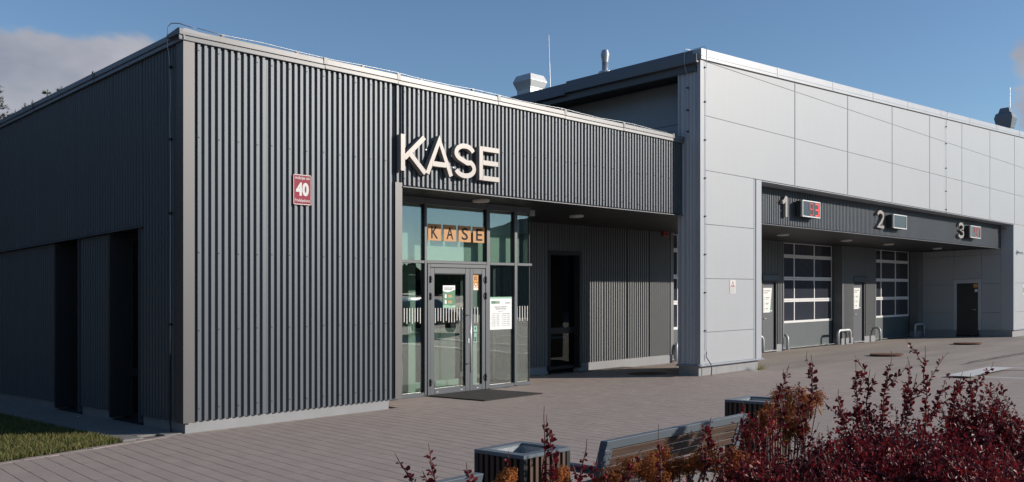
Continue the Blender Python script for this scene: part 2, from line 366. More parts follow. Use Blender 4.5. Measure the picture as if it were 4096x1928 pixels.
for i in range(-62, 92):
    off = (i % 2)*.5+rnd.uniform(-.06, .06)
    for j in range(-14, 46):
        c = pn*(i*PW)+pd*((j+off)*PL)
        u, v = c.x, c.y
        if v > vfront(u)+(.05 if u > -.12 else .0) or v < -8.2 or u > 12.95 or u < -8.8: continue
        x, y, d = proj(u, v, 0); cells.append((d if (-60 < x < 2650 and 1500 < y < 1945 and d > 5.2) else d+1000, u, v, rnd.uniform(-.0005, .0005)))
cells.sort()
p0 = [None]*6
for i, (d, u, v, dz) in enumerate(cells[:300]):
    k = rnd.randrange(6)
    if p0[k] is None: p0[k] = o = paver_shape(MB(), u, v, 0, hw=PW/2-(.0004, .0006, .0009, .0013, .0018, .0024)[k]).build('paver', 'paver', pavement, (u, v, 0))
    else: o = p0[k].copy(); C.objects.link(o); o.parent = pavement
    o.location = S(u, v, dz)
b = MB()
for d, u, v, dz in cells[300:]: paver_shape(b, u, v, dz, hw=PW/2-rnd.choice((.0004, .0006, .0009, .0013, .0018, .0024)))
b.build('paving', 'paver', pavement, kind='stuff')
# soldier course along the lawn, lawn path beside the building
ld = Vector((1, .24)).normalized(); ln = Vector((-ld.y, ld.x)); sp0 = None
for i in range(30):
    c = Vector((-.35, -.045))-ld*(i*.262); cc = c+ln*0
    b = MB(); vs = []
    for zz, e in ((-.03, 0), (.001, 0), (.004, .003)):
        for sx, sy in ((-1, -1), (1, -1), (1, 1), (-1, 1)):
            p = cc+ld*(sx*(.129-e))+ln*(sy*(.058-e)); vs.append((p.x, p.y, zz))
    b.add(vs, [(8, 9, 10, 11)]+[(k*4+j, k*4+(j+1) % 4, k*4+4+(j+1) % 4, k*4+4+j) for k in range(2) for j in range(4)])
    if sp0 is None: sp0 = b.build('edging_paver', 'paver', pavement, (cc.x, cc.y, 0))
    else: o = sp0.copy(); C.objects.link(o); o.parent = pavement; o.location = S(cc.x, cc.y, rnd.uniform(-.002, .002))
pathb = MB(); pathb.add([(-.76, .0, -.012), (.05, .0, -.012), (.05, 14, -.012), (-.76, 14, -.012)], [(0, 1, 2, 3)])
path = struct(pathb.build('path', 'joint_sand', None, (-.4, 0, 0)))
pp = None
for j in range(32):
    for i in range(3):
        u, v = -.75+.255*(i+.5), .05+.395*(j+.5+(i % 2)*.5)
        if pp is None: pp = MB().box(u-.1255, u+.1255, v-.195, v+.195, -.03, .012).build('path_slab', 'path', path, (u, v, 0), bevel=.004)
        else: o = pp.copy(); C.objects.link(o); o.parent = path; o.location = S(u, v, rnd.uniform(-.003, .003))-WPOS[path.name]
# lawn soil and grass blades
b = MB(); b.add([(-.78, .02, .002), (-.78, 14, .002), (-40, 14, .002), (-40, -9.45, .002)], [(0, 1, 2, 3)]); struct(b.build('lawn', 'soil', None, (-5, 2, 0)))
def leafmat(name, cols, rough=.55, trans=.25, spec=.4):
    m = bpy.data.materials.new(name); m.use_nodes = True; MATS[name] = m; n, l = m.node_tree.nodes, m.node_tree.links; p = n['Principled BSDF']
    geo = n.new('ShaderNodeNewGeometry'); cr = n.new('ShaderNodeValToRGB'); e = cr.color_ramp.elements
    while len(e) < len(cols): e.new(.5)
    for i, c in enumerate(cols): e[i].position = i/(len(cols)-1); e[i].color = (*c, 1)
    t = n.new('ShaderNodeTexNoise'); t.inputs['Scale'].default_value = 2.2; t.inputs['Detail'].default_value = 3; l.new(geo.outputs['Position'], t.inputs['Vector'])
    ad = n.new('ShaderNodeMath'); ad.operation = 'MULTIPLY_ADD'; l.new(t.outputs[0], ad.inputs[0]); ad.inputs[1].default_value = 1.3; ad.inputs[2].default_value = -.45
    mx = n.new('ShaderNodeMix'); mx.data_type = 'FLOAT'; mx.inputs[0].default_value = .6; l.new(ad.outputs[0], mx.inputs[2]); l.new(geo.outputs['Random Per Island'], mx.inputs[3])
    l.new(mx.outputs[0], cr.inputs[0]); l.new(cr.outputs[0], p.inputs['Base Color']); p.inputs['Roughness'].default_value = rough; p.inputs['Specular IOR Level'].default_value = spec
    tl = n.new('ShaderNodeBsdfTranslucent'); l.new(cr.outputs[0], tl.inputs[0]); ms = n.new('ShaderNodeMixShader'); ms.inputs[0].default_value = trans
    l.new(p.outputs[0], ms.inputs[1]); l.new(tl.outputs[0], ms.inputs[2]); l.new(ms.outputs[0], n['Material Output'].inputs[0]); return m
leafmat('grass', [(.045, .07, .016), (.12, .135, .035), (.27, .225, .09), (.40, .29, .15)], .7, .3)
leafmat('barberry', [(.06, .008, .013), (.14, .013, .018), (.27, .022, .026), (.40, .085, .08)], .45, .3, .4)
leafmat('hydrangea', [(.20, .05, .016), (.40, .12, .028), (.58, .22, .05), (.66, .34, .12)], .7, .3)
leafmat('hydrangea_leaf', [(.12, .09, .02), (.4, .16, .02), (.55, .26, .04)], .5, .3)
leafmat('pine', [(.018, .028, .012), (.04, .05, .018), (.085, .08, .03)], .6, .15)
leafmat('forest', [(.015, .017, .010), (.035, .034, .018), (.075, .055, .025)], .8, .1)
b = MB(); gr = random.Random(3)
def grass_v(u): return -.02+.24*(u+.3)+.075
n = 0
while n < 26000:
    u = -.8-gr.random()**1.3*7; v = grass_v(u)+gr.random()**1.2*7
    if proj(u, v, 0)[0] < -80 and gr.random() < .9: continue
    n += 1; h = gr.uniform(.025, .07)*(1.2 if gr.random() < .1 else 1); a = gr.uniform(0, 6.28); wd = gr.uniform(.0025, .005); lx, ly = gr.gauss(0, .025), gr.gauss(0, .025)
    dx, dy = math.cos(a)*wd, math.sin(a)*wd
    b.add([(u-dx, v-dy, 0), (u+dx, v+dy, 0), (u+lx*.4+dx*.7, v+ly*.4+dy*.7, h*.6), (u+lx*.4-dx*.7, v+ly*.4-dy*.7, h*.6), (u+lx, v+ly, h)], [(0, 1, 2, 3), (3, 2, 4)])
gso = b.build('grass', 'grass', None, (-2, 1, 0), kind='stuff'); tag(gso, 'short green and straw coloured lawn grass beside the dark wall', 'grass')
# flower standing at the lawn edge
fu, fv, _ = on(311, 1712, 'w', .0); t = empty('wild_flower', (fu, fv, 0), 'single white wild flower at the shaded edge of the lawn', 'flower')
b = MB(); b.tube([(fu, fv, 0), (fu+.01, fv, .08), (fu+.002, fv, .15)], .002, 5); b.build('stem', 'green_stem', t, (fu, fv, 0))
b = MB()
for k in range(9):
    a = k*.7; b.add([(fu+.002, fv, .15), (fu+.002+.012*math.cos(a-.3), fv+.012*math.sin(a-.3), .155), (fu+.002+.018*math.cos(a), fv+.018*math.sin(a), .158), (fu+.002+.012*math.cos(a+.3), fv+.012*math.sin(a+.3), .155)], [(0, 1, 2, 3)])
b.build('petals', 'flower_white', t, (fu, fv, .15))
# road markings, tar seam, manholes, door mat
b = MB(); G = -.045
b.add([(13.57, -4.96, G), (16.22, -4.96, G), (16.22, -4.46, G), (13.57, -4.46, G)], [(0, 1, 2, 3)]); b.add([(13.46, -14, G), (13.566, -14, G), (13.566, -4.46, G), (13.46, -4.46, G)], [(0, 1, 2, 3)]); b.add([(16.08, -14, G), (16.19, -14, G), (16.19, -4.964, G), (16.08, -4.964, G)], [(0, 1, 2, 3)])
for k in range(4):
    u0 = 19.5+k*3.2; b.add([(u0, -12, G), (u0+.12, -12, G), (u0+.12, -7, G), (u0, -7, G)], [(0, 1, 2, 3)])
for k in range(6): b.add([(14+k*6, -21, G), (17+k*6, -21, G), (17+k*6, -20.88, G), (14+k*6, -20.88, G)], [(0, 1, 2, 3)])
struct(b.build('road_marking', 'line_white', None, (14, -5, G)))
p, q = on(3870, 1450, 'w', G), on(4120, 1406, 'w', G); dd = Vector((q[0]-p[0], q[1]-p[1])).normalized(); nn = Vector((-dd.y, dd.x))*.03
b = MB(); pts = [(p[0]+(q[0]-p[0])*i/12+rnd.uniform(-.03, .03), p[1]+(q[1]-p[1])*i/12+rnd.uniform(-.03, .03)) for i in range(13)]
b.add([(x+s*nn.x, y+s*nn.y, G) for x, y in pts for s in (-1, 1)], [(2*i, 2*i+2, 2*i+3, 2*i+1) for i in range(12)]); struct(b.build('tar_seam', 'gasket', None, (p[0], p[1], G)))
for i, (x, y, lab) in enumerate(((3547, 1416, 'rusty round manhole cover on the asphalt before bay two'), (3872, 1371.6, 'rusty round manhole cover on the asphalt before bay three'), (2590, 1495, 'round manhole cover in the shadow beside the white wall'))):
    u, v, _ = on(x, y, 'w', G); t = empty('manhole_cover', (u, v, G), lab, 'manhole', 'manhole covers on the yard')
    gm = -.045 if i < 2 else 0.004+.045*0
    lo = G if i < 2 else g(u)
    b = MB().lathe((u, v, lo-.03), [(.44, 0), (.44, .034), (.36, .038), (.36, .030)], 28); b.build('frame', 'rust', t, (u, v, lo))
    b = MB().lathe((u, v, lo-.03), [(.345, 0), (.345, .036)], 28)
    for a in range(-3, 4): b.box(u-.24, u+.24, v+a*.08-.012, v+a*.08+.012, lo+.006, lo+.011)
    b.build('lid', 'rust', t, (u, v, lo))
t = empty('door_mat', (5.45, .25, 0), 'dark ribbed rubber mat on the paving before the glass door', 'mat')
b = MB().box(4.74, 6.12, -.44, .93, .001, .012); b.build('backing', 'mat_rubber', t, (5.45, .25, 0))
m0 = None
for k in range(46):
    v = -.43+k*.0297
    if m0 is None: m0 = MB().box(4.75, 6.11, v, v+.017, .012, .019).build('rib', 'mat_rubber', t, (5.45, v, 0))
    else: o = m0.copy(); C.objects.link(o); o.parent = t; o.location = m0.location+S(5.45, v, 0)-S(5.45, -.43, 0)

# ================================================================ ticket office (dark profiled metal)
CW0, CW1, TOP = .145, 4.885, 5.01
off = empty('office_building', (0, 0, 0), 'low dark grey office clad in vertical profiled metal with glazed entrance', 'building')
core = MB()
core.box(.02, 3.36, .03, .28, .15, 4.86); core.box(3.36, 11.0, .03, .28, 3.40, 4.86)
core.box(.03, .28, .28, 1.28, .1, 4.86); core.box(.03, .28, 2.22, 3.42, .1, 4.86); core.box(.03, .28, 4.35, 14, .1, 4.86)
core.box(.031, .279, 1.28, 2.22, 2.66, 4.86); core.box(.031, .279, 3.42, 4.35, 2.66, 4.86)
core.box(.28, 15, 13.7, 14, 0, 4.86); core.box(3.1, 3.36, .28, 1.1, .15, 3.40)
core.box(.28, 15, .28, 13.7, 4.55, 4.70)
core.box(7.7, 10.0, 2.96, 3.2, .1, 3.4); core.box(11.14, 14.96, 2.96, 3.2, .1, 3.4); core.box(10.0, 11.14, 2.96, 3.2, 2.73, 3.4); core.box(14.7, 14.96, 3.2, 4.5, 0, 3.4)
core.build('wall', 'core', off)
# front sheets, 12 ribs each
J = [.108, 1.137, 2.222, 3.26]
for a, c in zip(J, J[1:]): corr('cladding_panel', off, 'u', a, c, CW0, CW1, 0)
JB = [3.262, 3.40, 4.425, 5.51, 6.60, 7.695, 8.80, 9.89, 10.975]
corr('cladding_panel', off, 'u', 3.262, 3.40, 3.395, CW1, 0)
for a, c in zip(JB[1:], JB[2:]): corr('cladding_panel', off, 'u', a, c, 3.372, CW1, 0)
# left side sheets
JL = [.15, 1.126, 2.134, 3.14, 4.164, 5.182, 6.20, 7.23, 8.25, 9.27, 10.3, 11.3, 12.3, 13.9]
corr('cladding_panel', off, 'v', .15, 1.18, CW0, 4.885, 0)
JL2 = [1.18]+JL[2:]
for a, c in zip(JL2, JL2[1:]): corr('cladding_panel', off, 'v', a, c, 2.68, 4.885, 0)
for a, c in ((2.26, 3.38), (4.39, 5.3), (5.3, 6.3), (6.3, 7.3), (7.3, 8.3), (8.3, 9.3), (9.3, 10.3), (10.3, 11.3), (11.3, 12.3), (12.3, 13.9)): corr('cladding_panel', off, 'v', a, c, CW0, 2.64, .012)
corr('cladding_panel', off, 'v', 1.18, 1.25, CW0, 2.64, .012)
# trims
b = MB(); b.prism([(-.042, -.042), (.105, -.042), (.105, -.036), (-.036, -.036), (-.036, .15), (-.042, .15)], .135, 4.87, lambda p, h: (p[0], p[1], h)); b.build('corner_trim', 'clad_trim', off, (0, 0, .14))
b = MB(); b.prism([(3.268, -.042), (3.40, -.042), (3.40, .98), (3.394, .98), (3.394, -.036), (3.268, -.036)], .135, 3.40, lambda p, h: (p[0], p[1], h)); b.build('jamb_trim', 'clad_trim', off, (3.3, 0, 0))
b = MB(); b.prism([(-.062, 3.335), (-.055, 3.330), (.0, 3.355), (.06, 3.368), (.06, 3.374), (-.005, 3.366), (-.06, 3.343)], 3.405, 10.62, lambda p, h: (h, p[0], p[1])); b.build('drip_flashing', 'coping', off, (7, 0, 3.34))
b = MB(); b.prism([(-.062, 3.335), (-.055, 3.330), (.0, 3.355), (.06, 3.368), (.06, 3.374), (-.005, 3.366), (-.06, 3.343)], 10.622, 10.975, lambda p, h: (h, p[0], p[1])); b.build('drip_flashing', 'coping', off, (10.8, 0, 3.34))
b = MB(); b.prism([(-.075, 2.655), (-.07, 2.645), (.02, 2.672), (.02, 2.682), (-.01, 2.679)], 1.16, 13.9, lambda p, h: (p[0], h, p[1])); b.build('ledge_flashing', 'coping_dark', off, (0, 7, 2.66))
# plinths
box('plinth', 'plinth', (.012, 3.19, .02, .2, -.15, .16), off); box('plinth', 'plinth', (.012, .2, .2, 1.22, -.15, .16), off); box('plinth', 'plinth', (2.9, 3.19, .2, 1.2, -.15, .16), off)
for a, c in ((2.3, 3.36), (4.43, 13.9)): box('plinth', 'plinth', (.015, .2, a, c, -.15, .16), off)
box('plinth', 'plinth', (7.4, 10.02, 2.94, 3.1, -.15, .125), off); box('plinth', 'plinth', (11.1, 14.97, 2.925, 3.1, -.15, .13), off)
# parapet coping in lengths, front and left
CP = [(-.10, 2.02), (2.02, 3.32), (3.32, 5.45), (5.45, 7.15), (7.15, 8.9), (8.9, 10.60), (10.60, 11.06)]
prof = [(-.058, 4.872), (-.052, 4.866), (-.046, 4.925), (-.062, 4.935), (-.058, 5.005), (-.02, 5.02), (.30, 4.99), (.30, 4.95), (-.03, 4.94), (-.02, 4.88)]
for i, (a, c) in enumerate(CP):
    b = MB(); b.prism(prof, a+.002, c-.002, lambda p, h: (h, p[0]-(.004 if i % 2 else 0), p[1]+(.003 if i % 2 else 0))); b.build('coping', 'coping' if i < 6 else 'coping_dark', off, (a, 0, 4.9))
    if i: box('coping_joint', 'coping', (a-.03, a+.03, -.068, .2, 4.935, 5.028), off)
for i, (a, c) in enumerate(((-.062, 2.75), (2.75, 5.3), (5.3, 8), (8, 11), (11, 14))):
    b = MB(); b.prism(prof, a+.002, c-.002, lambda p, h: (p[0], h, p[1]+(.003 if i % 2 else 0))); b.build('coping', 'coping_dark', off, (0, a, 4.9))
    if i: box('coping_joint', 'coping_dark', (-.07, .2, a-.03, a+.03, 4.935, 5.028), off)
# screws, far too small to single out
b = MB()
def screw(b, u, v, w): b.box(u-.006, u+.006, v-.007, v, w-.006, w+.006)
for a, c in list(zip(J, J[1:]))+list(zip(JB[1:], JB[2:])):
    for w in ([.30, 1.28, 2.25, 3.7, 4.78] if a < 3.2 else [3.47, 4.10, 4.78]):
        for k in range(0, 12, 3):
            u = a+(k+.655)*PITCH
            if u < c: screw(b, u, -.031, w+rnd.uniform(-.01, .01))
for w in (.24, 1.2, 2.2, 2.9):
    for k in range(0, 36, 3): screw(b, 11.22+k*PITCH, 2.902, w)
b.build('screws', 'dark_metal', off, kind='stuff')
# soffit boards over the entrance and along the bays
for k in range(17):
    v0 = .07+k*.2
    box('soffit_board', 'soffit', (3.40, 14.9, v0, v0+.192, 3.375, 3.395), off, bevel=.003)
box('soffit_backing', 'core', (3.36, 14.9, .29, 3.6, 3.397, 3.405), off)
# back wall of the recess
corr('cladding_panel', off, 'u', 7.42, 8.5, .125, 3.37, 2.93, 'clad_light'); corr('cladding_panel', off, 'u', 8.5, 9.58, .125, 3.37, 2.93, 'clad_light'); corr('cladding_panel', off, 'u', 9.58, 9.985, .125, 3.37, 2.93, 'clad_light')
for a, c in zip([11.16, 12.0, 12.95, 13.9, 14.85], [12.0, 12.95, 13.9, 14.85]): corr('cladding_panel', off, 'u', a, c, .13, 3.37, 2.93, 'clad_light')
corr('cladding_panel', off, 'u', 9.99, 11.155, 2.75, 3.37, 2.93, 'clad_light')
box('corner_trim', 'clad_light', (14.85, 14.985, 2.89, 3.25, .12, 3.37), off)
# tall recessed window in the back wall
wnd = box('window', 'dark_metal', (9.985, 10.06, 2.89, 3.12, .02, 2.74), off)
box('frame', 'dark_metal', (11.085, 11.16, 2.89, 3.12, .02, 2.74), wnd); box('frame', 'dark_metal', (10.06, 11.085, 2.89, 3.12, 2.66, 2.742), wnd); box('frame', 'dark_metal', (10.06, 11.085, 3.0, 3.12, .02, .09), wnd)
box('frame', 'dark_metal', (10.06, 11.085, 3.04, 3.1, .84, .98), wnd)
box('pane', 'glass_dark', (10.06, 11.085, 3.06, 3.068, .98, 2.66), wnd); box('pane', 'glass_dark', (10.06, 11.085, 3.06, 3.068, .09, .84), wnd)
# left side windows in deep reveals
for a, c in ((1.28, 2.22), (3.42, 4.35)):
    wnd = box('window', 'dark_metal', (-.03, .3, c, c+.04, .05, 2.655), off)
    box('frame', 'clad', (-.035, .3, a-.035, a, .05, 2.655), wnd)
    box('frame', 'dark_metal', (.24, .3, a, c, .02, .1), wnd); box('frame', 'dark_metal', (.24, .3, a, c, 2.55, 2.655), wnd); box('frame', 'dark_metal', (.24, .3, a, a+.06, .1, 2.55), wnd); box('frame', 'dark_metal', (.24, .3, c-.06, c, .1, 2.55), wnd); box('frame', 'dark_metal', (.24, .3, a+.06, c-.06, .62, .72), wnd)
    box('pane', 'glass_dark', (.268, .276, a+.06, c-.06, .72, 2.55), wnd); box('pane', 'glass_dark', (.268, .276, a+.06, c-.06, .1, .62), wnd)
    box('sill', 'dark_metal', (.02, .24, a, c, .0, .03), wnd)
    box('reveal', 'dark_metal', (.03, .24, c-.008, c-.001, .05, 2.65), wnd)
# interior
box('inner_floor', 'in_floor', (3.42, 7.3, 1.08, 6.3, -.02, .01), off); box('inner_wall', 'in_wall', (3.42, 7.7, 6.3, 6.4, 0, 3.4), off); box('inner_wall', 'in_wall', (3.3, 3.42, 1.1, 6.3, 0, 3.4), off); box('inner_wall', 'in_wall', (7.35, 7.7, 3.0, 6.3, 0, 3.4), off); box('inner_ceiling', 'in_wall', (3.42, 7.7, 1.2, 6.3, 3.25, 3.36), off)
box('bulkhead', 'mint', (3.42, 7.25, 1.20, 1.26, 2.27, 3.25), off)
for a, c, v0 in ((4.86, 5.02, 1.6), (6.28, 6.42, 1.5)): box('column', 'mint', (a, c, v0, v0+.15, .01, 2.27), off)
box('counter', 'mint', (5.1, 6.6, 2.2, 2.3, .0, .12), off); box('counter', 'in_wall', (5.1, 6.6, 2.3, 2.9, .0, 1.1), off); box('counter', 'mint', (3.7, 4.6, 1.9, 1.98, .0, .18), off)
box('partition', 'dark_metal', (5.3, 7.2, 4.0, 4.08, .0, 2.6), off)
# entrance glazing
gz = box('glazing', 'frame', (3.40, 4.71, .985, 1.065, 3.262, 3.374), off)          # head rail, left length
def fr(nm, b, m='frame', bev=.004): return box(nm, m, b, gz, bevel=bev)
fr('rail', (4.76, 6.18, .985, 1.065, 3.262, 3.374)); fr('rail', (6.26, 6.903, .985, 1.065, 3.262, 3.374)); fr('rail', (6.979, 7.345, .985, 1.065, 3.262, 3.374))
for a, c in ((4.15, 4.205), (4.71, 4.76), (6.18, 6.26), (6.903, 6.979)): fr('mullion', (a, c, .98, 1.10, .012, 3.3735))
fr('mullion', (3.40, 3.46, .98, 1.10, .012, 3.3735))
for a, c in ((3.46, 4.15), (4.205, 4.71), (6.26, 6.903), (6.979, 7.385)): fr('transom', (a, c, .982, 1.09, 2.258, 2.308)); fr('rail', (a, min(c, 7.345), .984, 1.09, .002, .07))
fr('transom', (4.76, 6.18, .982, 1.09, 2.262, 2.312))
for a, c in ((3.46, 4.15), (4.205, 4.71), (6.26, 6.903), (6.979, 7.345)):
    fr('pane', (a, c, 1.030, 1.038, .07, 2.258), 'glass', 0); fr('pane', (a, c, 1.030, 1.038, 2.308, 3.262), 'glass', 0)
    for w0, w1 in ((.07, 2.258), (2.308, 3.262)):
        fr('gasket', (c-.012, c-.001, 1.012, 1.0295, w0, w1), 'gasket', 0)
fr('pane', (4.76, 6.18, 1.030, 1.038, 2.312, 3.262), 'glass', 0); fr('gasket', (6.165, 6.179, 1.012, 1.0295, 2.312, 3.262), 'gasket', 0)
# side return of the glazed box
for a, c in ((1.045, 1.95), (2.0, 2.9)):
    fr('pane', (7.337, 7.345, a, c, .07, 2.258), 'glass', 0); fr('pane', (7.337, 7.345, a, c, 2.308, 3.262), 'glass', 0); fr('transom', (7.30, 7.36, a, c, 2.258, 2.308)); fr('rail', (7.30, 7.36, a, c, .002, .07)); fr('rail', (7.30, 7.36, a, c, 3.262, 3.374))
fr('mullion', (7.29, 7.36, 1.95, 2.0, .002, 3.374)); fr('mullion', (7.29, 7.36, 2.9, 2.96, .002, 3.374))
# entrance door: outer frame, wide leaf, narrow leaf
dr = box('entrance_door', 'frame', (4.764, 4.822, .965, 1.08, .004, 2.258), off, bevel=.005)
def dp(nm, b, m='frame', bev=.004): return box(nm, m, b, dr, bevel=bev)
dp('door_frame', (6.138, 6.176, .965, 1.08, .004, 2.258)); dp('door_frame', (4.822, 6.138, .966, 1.08, 2.192, 2.257)); dp('threshold', (4.80, 6.15, .955, 1.08, .002, .012), 'steel', 0)
for a, c, ga, gc in ((4.826, 5.749, 4.922, 5.645), (5.756, 6.134, 5.832, 6.050)):
    dp('leaf', (a, ga, .975, 1.045, .016, 2.186)); dp('leaf', (gc, c, .975, 1.045, .016, 2.186)); dp('leaf', (ga, gc, .976, 1.045, 2.088, 2.186)); dp('leaf', (ga, gc, .976, 1.045, .016, .115))
    dp('door_pane', (ga, gc, 1.008, 1.016, .115, 2.088), 'glass', 0); dp('gasket', (gc-.010, gc-.0005, .99, 1.007, .115, 2.088), 'gasket', 0); dp('gasket', (ga, gc-.01, .99, 1.007, 2.078, 2.0875), 'gasket', 0)
dp('gasket', (5.7495, 5.7555, .98, 1.04, .016, 2.186), 'gasket', 0)
hb = MB().tube([(5.688, .885, .345), (5.688, .885, 1.50)], .0145, 14)
h = hb.build('handle', 'steel', dr, (5.688, .885, .345), smooth=True)
for w in (.50, 1.36): MB().tube([(5.688, .885, w), (5.688, .976, w)], .009, 10).build('bracket', 'steel', h, (5.688, .885, w), smooth=True)
box('lock', 'steel', (5.705, 5.735, .967, .9745, .86, .95), dr, bevel=.004)
for w in (1.93, 1.64, .17):
    for u in (4.823, 6.136):
        hg = MB().tube([(u, .955, w), (u, .955, w+.055)], .016, 10).tube([(u, .955, w+.060), (u, .955, w+.115)], .016, 10).build('hinge', 'black', dr, (u, .955, w), smooth=True)
        s = 1 if u < 5 else -1
        box('hinge_plate', 'dark_metal', (min(u, u+s*.05), max(u, u+s*.05), .966, .9735, w+.03, w+.085), hg)
for u in (4.99, 5.55, 5.94): box('drain_cap', 'white_rail', (u-.018, u+.018, .971, .9755, .05, .061), dr)
# decals on the glass: safety stripes
def stripes(us, w0, w1, v):
    for u in us: box('safety_stripe', 'stripe', (u-.0065, u+.0065, v-.003, v, w0+rnd.choice((0, 0, -.03)), w1), gz)
stripes([4.245+.058*k for k in range(8)], 1.27, 1.505, 1.0285); stripes([6.32+.0]*0, 1, 1, 1); stripes([7.02+.07*k for k in range(5)], 1.25, 1.50, 1.0285)
stripes([4.965+.063*k for k in range(11)], 1.27, 1.497, 1.0065); stripes([5.90, 5.97], 1.22, 1.497, 1.0065)

# ================================================================ inspection hall (pale sandwich panels)
VF, UF = -.455, 10.98; UR = on(4053, 1300, 'v', VF)[0]
hall = empty('inspection_hall', (UF, VF, g(UF)), 'tall pale grey panel clad hall with three recessed vehicle bays', 'building')
def top_w(u): return 6.585+.0505*(u-UF)
ROWS = [.195, .865, 1.995, 3.14, 4.272, 5.42, 6.555]
COLS = [on(x, 700, 'v', VF)[0] for x in (3180, 3391, 3569, 3719, 3848, 3960)]; COLS += [COLS[-1]+3.03*i for i in (1, 2, 3, 4)]
hb = MB(); hb.box(UF+.03, 13.455, VF+.06, .04, .1, 6.5); hb.box(13.455, 45, VF+.06, -.05, 4.28, 6.5); hb.box(UR+.05, 45, VF+.06, 0, .1, 4.28)
hb.add([(UF, VF+.08, 6.45), (45, VF+.08, 6.45), (45, 18, 6.45), (UF, 18, 6.45), (UF, VF+.08, top_w(UF)+.1), (45, VF+.08, top_w(45)+.1), (45, 18, top_w(45)+.05), (UF, 18, top_w(UF)+.05)], [(0, 3, 2, 1), (4, 5, 6, 7), (0, 1, 5, 4), (1, 2, 6, 5), (2, 3, 7, 6), (3, 0, 4, 7)])
hb.box(12.75, 13.455, .04, .66, 0, 3.3); hb.box(45, 45.3, VF, 18, 0, 8.4); hb.box(15, 45.3, 17.7, 18, 0, 6.45)
hb.build('structure_frame', 'joint', hall, (20, 0, 0))
def panel(u0, u1, w0, w1, v=VF, w1b=None, m='white_panel'):
    e = .0035; wb = w1 if w1b is None else w1b
    b = MB(); vs = [(u0+e, v, w0+e), (u1-e, v, w0+e), (u1-e, v, wb-e), (u0+e, v, w1-e), (u0+e, v+.055, w0+e), (u1-e, v+.055, w0+e), (u1-e, v+.055, wb-e), (u0+e, v+.055, w1-e)]
    b.add(vs, [(0, 1, 2, 3), (5, 4, 7, 6), (0, 4, 5, 1), (1, 5, 6, 2), (2, 6, 7, 3), (3, 7, 4, 0)]); return b.build('wall_panel', m, hall, ((u0+u1)/2, v, w0), bevel=.003)
for w0, w1 in zip(ROWS[:4], ROWS[1:5]): panel(11.155, 13.215, w0, w1)
first = 11.155
for c in COLS:
    panel(first, c-.025, 4.272, 5.42); panel(first, c-.025, 5.42, 6.555); panel(first, c-.025, 6.555, top_w(first), w1b=top_w(c-.025))
    b = MB(); b.prism([(-.024, 0), (-.012, -.012), (.012, -.012), (.024, 0), (.024, .05), (-.024, .05)], 4.268, top_w(c)-.02, lambda p, h: (c+p[0], VF+.006+p[1], h)); b.build('joint_strip', 'white_trim', hall, (c, VF, 4.3))
    first = c+.025
for a, c in ((UR+.22, 36.3), (36.32, 39.3)):
    for w0, w1 in zip(ROWS[:4], ROWS[1:5]): panel(a, c, w0, w1)
# corner flashings of the fin
b = MB(); b.prism([(UF-.006, VF-.012), (11.15, VF-.012), (11.15, VF), (UF, VF), (UF, VF+.07), (UF-.006, VF+.07)], .185, 6.56, lambda p, h: (p[0], p[1], h)); b.build('corner_trim', 'white_trim', hall, (UF, VF, .2))
box('corner_trim', 'white_trim', (13.295, 13.54, VF-.012, .03, .185, 4.262), hall, bevel=.003); box('corner_trim', 'white_trim', (13.22, 13.265, VF-.004, .0, .185, 4.262), hall); box('shadow_gap', 'frame', (13.265, 13.295, VF+.012, .0, .185, 4.262), hall)
box('corner_trim', 'white_trim', (UR-.012, UR+.2, VF-.012, -.02, .185, 4.262), hall, bevel=.003)
# fin flank, ribbed sheets
for a, c in ((VF+.072, -.2), (-.2, .05)): corr('flank_panel', hall, 'v', a, c, .2, 6.35, UF+.028, 'fin_side', pitch=.12, depth=.02)
box('flank_trim', 'fin_side', (UF-.004, UF+.2, .05, .09, .2, 6.38), hall)
# drip sill and plinth blocks of the fin
b = MB(); pr = [(-.075, .165), (-.07, .158), (.0, .182), (.0, .197), (-.01, .197)]
b.prism(pr, UF-.05, 13.64, lambda p, h: (h, VF+p[0]+.02, p[1])); b.build('drip_sill', 'white_trim', hall, (12, VF, .17))
b = MB(); b.prism(pr, VF-.05, .12, lambda p, h: (UF+.03+p[0], h, p[1])); b.build('drip_sill', 'white_trim', hall, (UF, -.2, .17))
b = MB(); b.prism(pr, UR-.05, 45, lambda p, h: (h, VF+p[0]+.02, p[1])); b.build('drip_sill', 'white_trim', hall, (36, VF, .17))
for a, c in zip([UF+.035, 11.72, 12.56], [11.715, 12.555, 13.49]): box('plinth_block', 'plinth', (a, c, VF+.055, .09, -.25, .168), hall)
box('plinth_block', 'plinth', (UR+.0, 45, VF+.03, 0, -.25, .168), hall)
# coping of the hall front
a = UF-.03
for c in (14.25, 17.2, 19.75, 22.3, 25.1, 27.9, 30.9, 33.8, 36.8, 45):
    ta, tb = top_w(a), top_w(c); b = MB()
    for (x0, x1, d0, d1, v0, v1) in ((a, c-.004, -.02, .20, VF-.05, .2), (a, c-.004, .045, .05, VF-.058, VF-.05)):
        b.add([(x0, v0, ta+d0), (x1, v0, tb+d0), (x1, v1, tb+d0), (x0, v1, ta+d0), (x0, v0, ta+d1), (x1, v0, tb+d1), (x1, v1, tb+d1), (x0, v1, ta+d1)], [(0, 3, 2, 1), (4, 5, 6, 7), (0, 1, 5, 4), (1, 2, 6, 5), (2, 3, 7, 6), (3, 0, 4, 7)])
    o = b.build('coping', 'coping_white', hall, (a, VF, ta))
    if c < 40: box('coping_joint', 'coping_white', (c-.04, c+.03, VF-.056, .1, tb+.0, tb+.207), hall)
    a = c
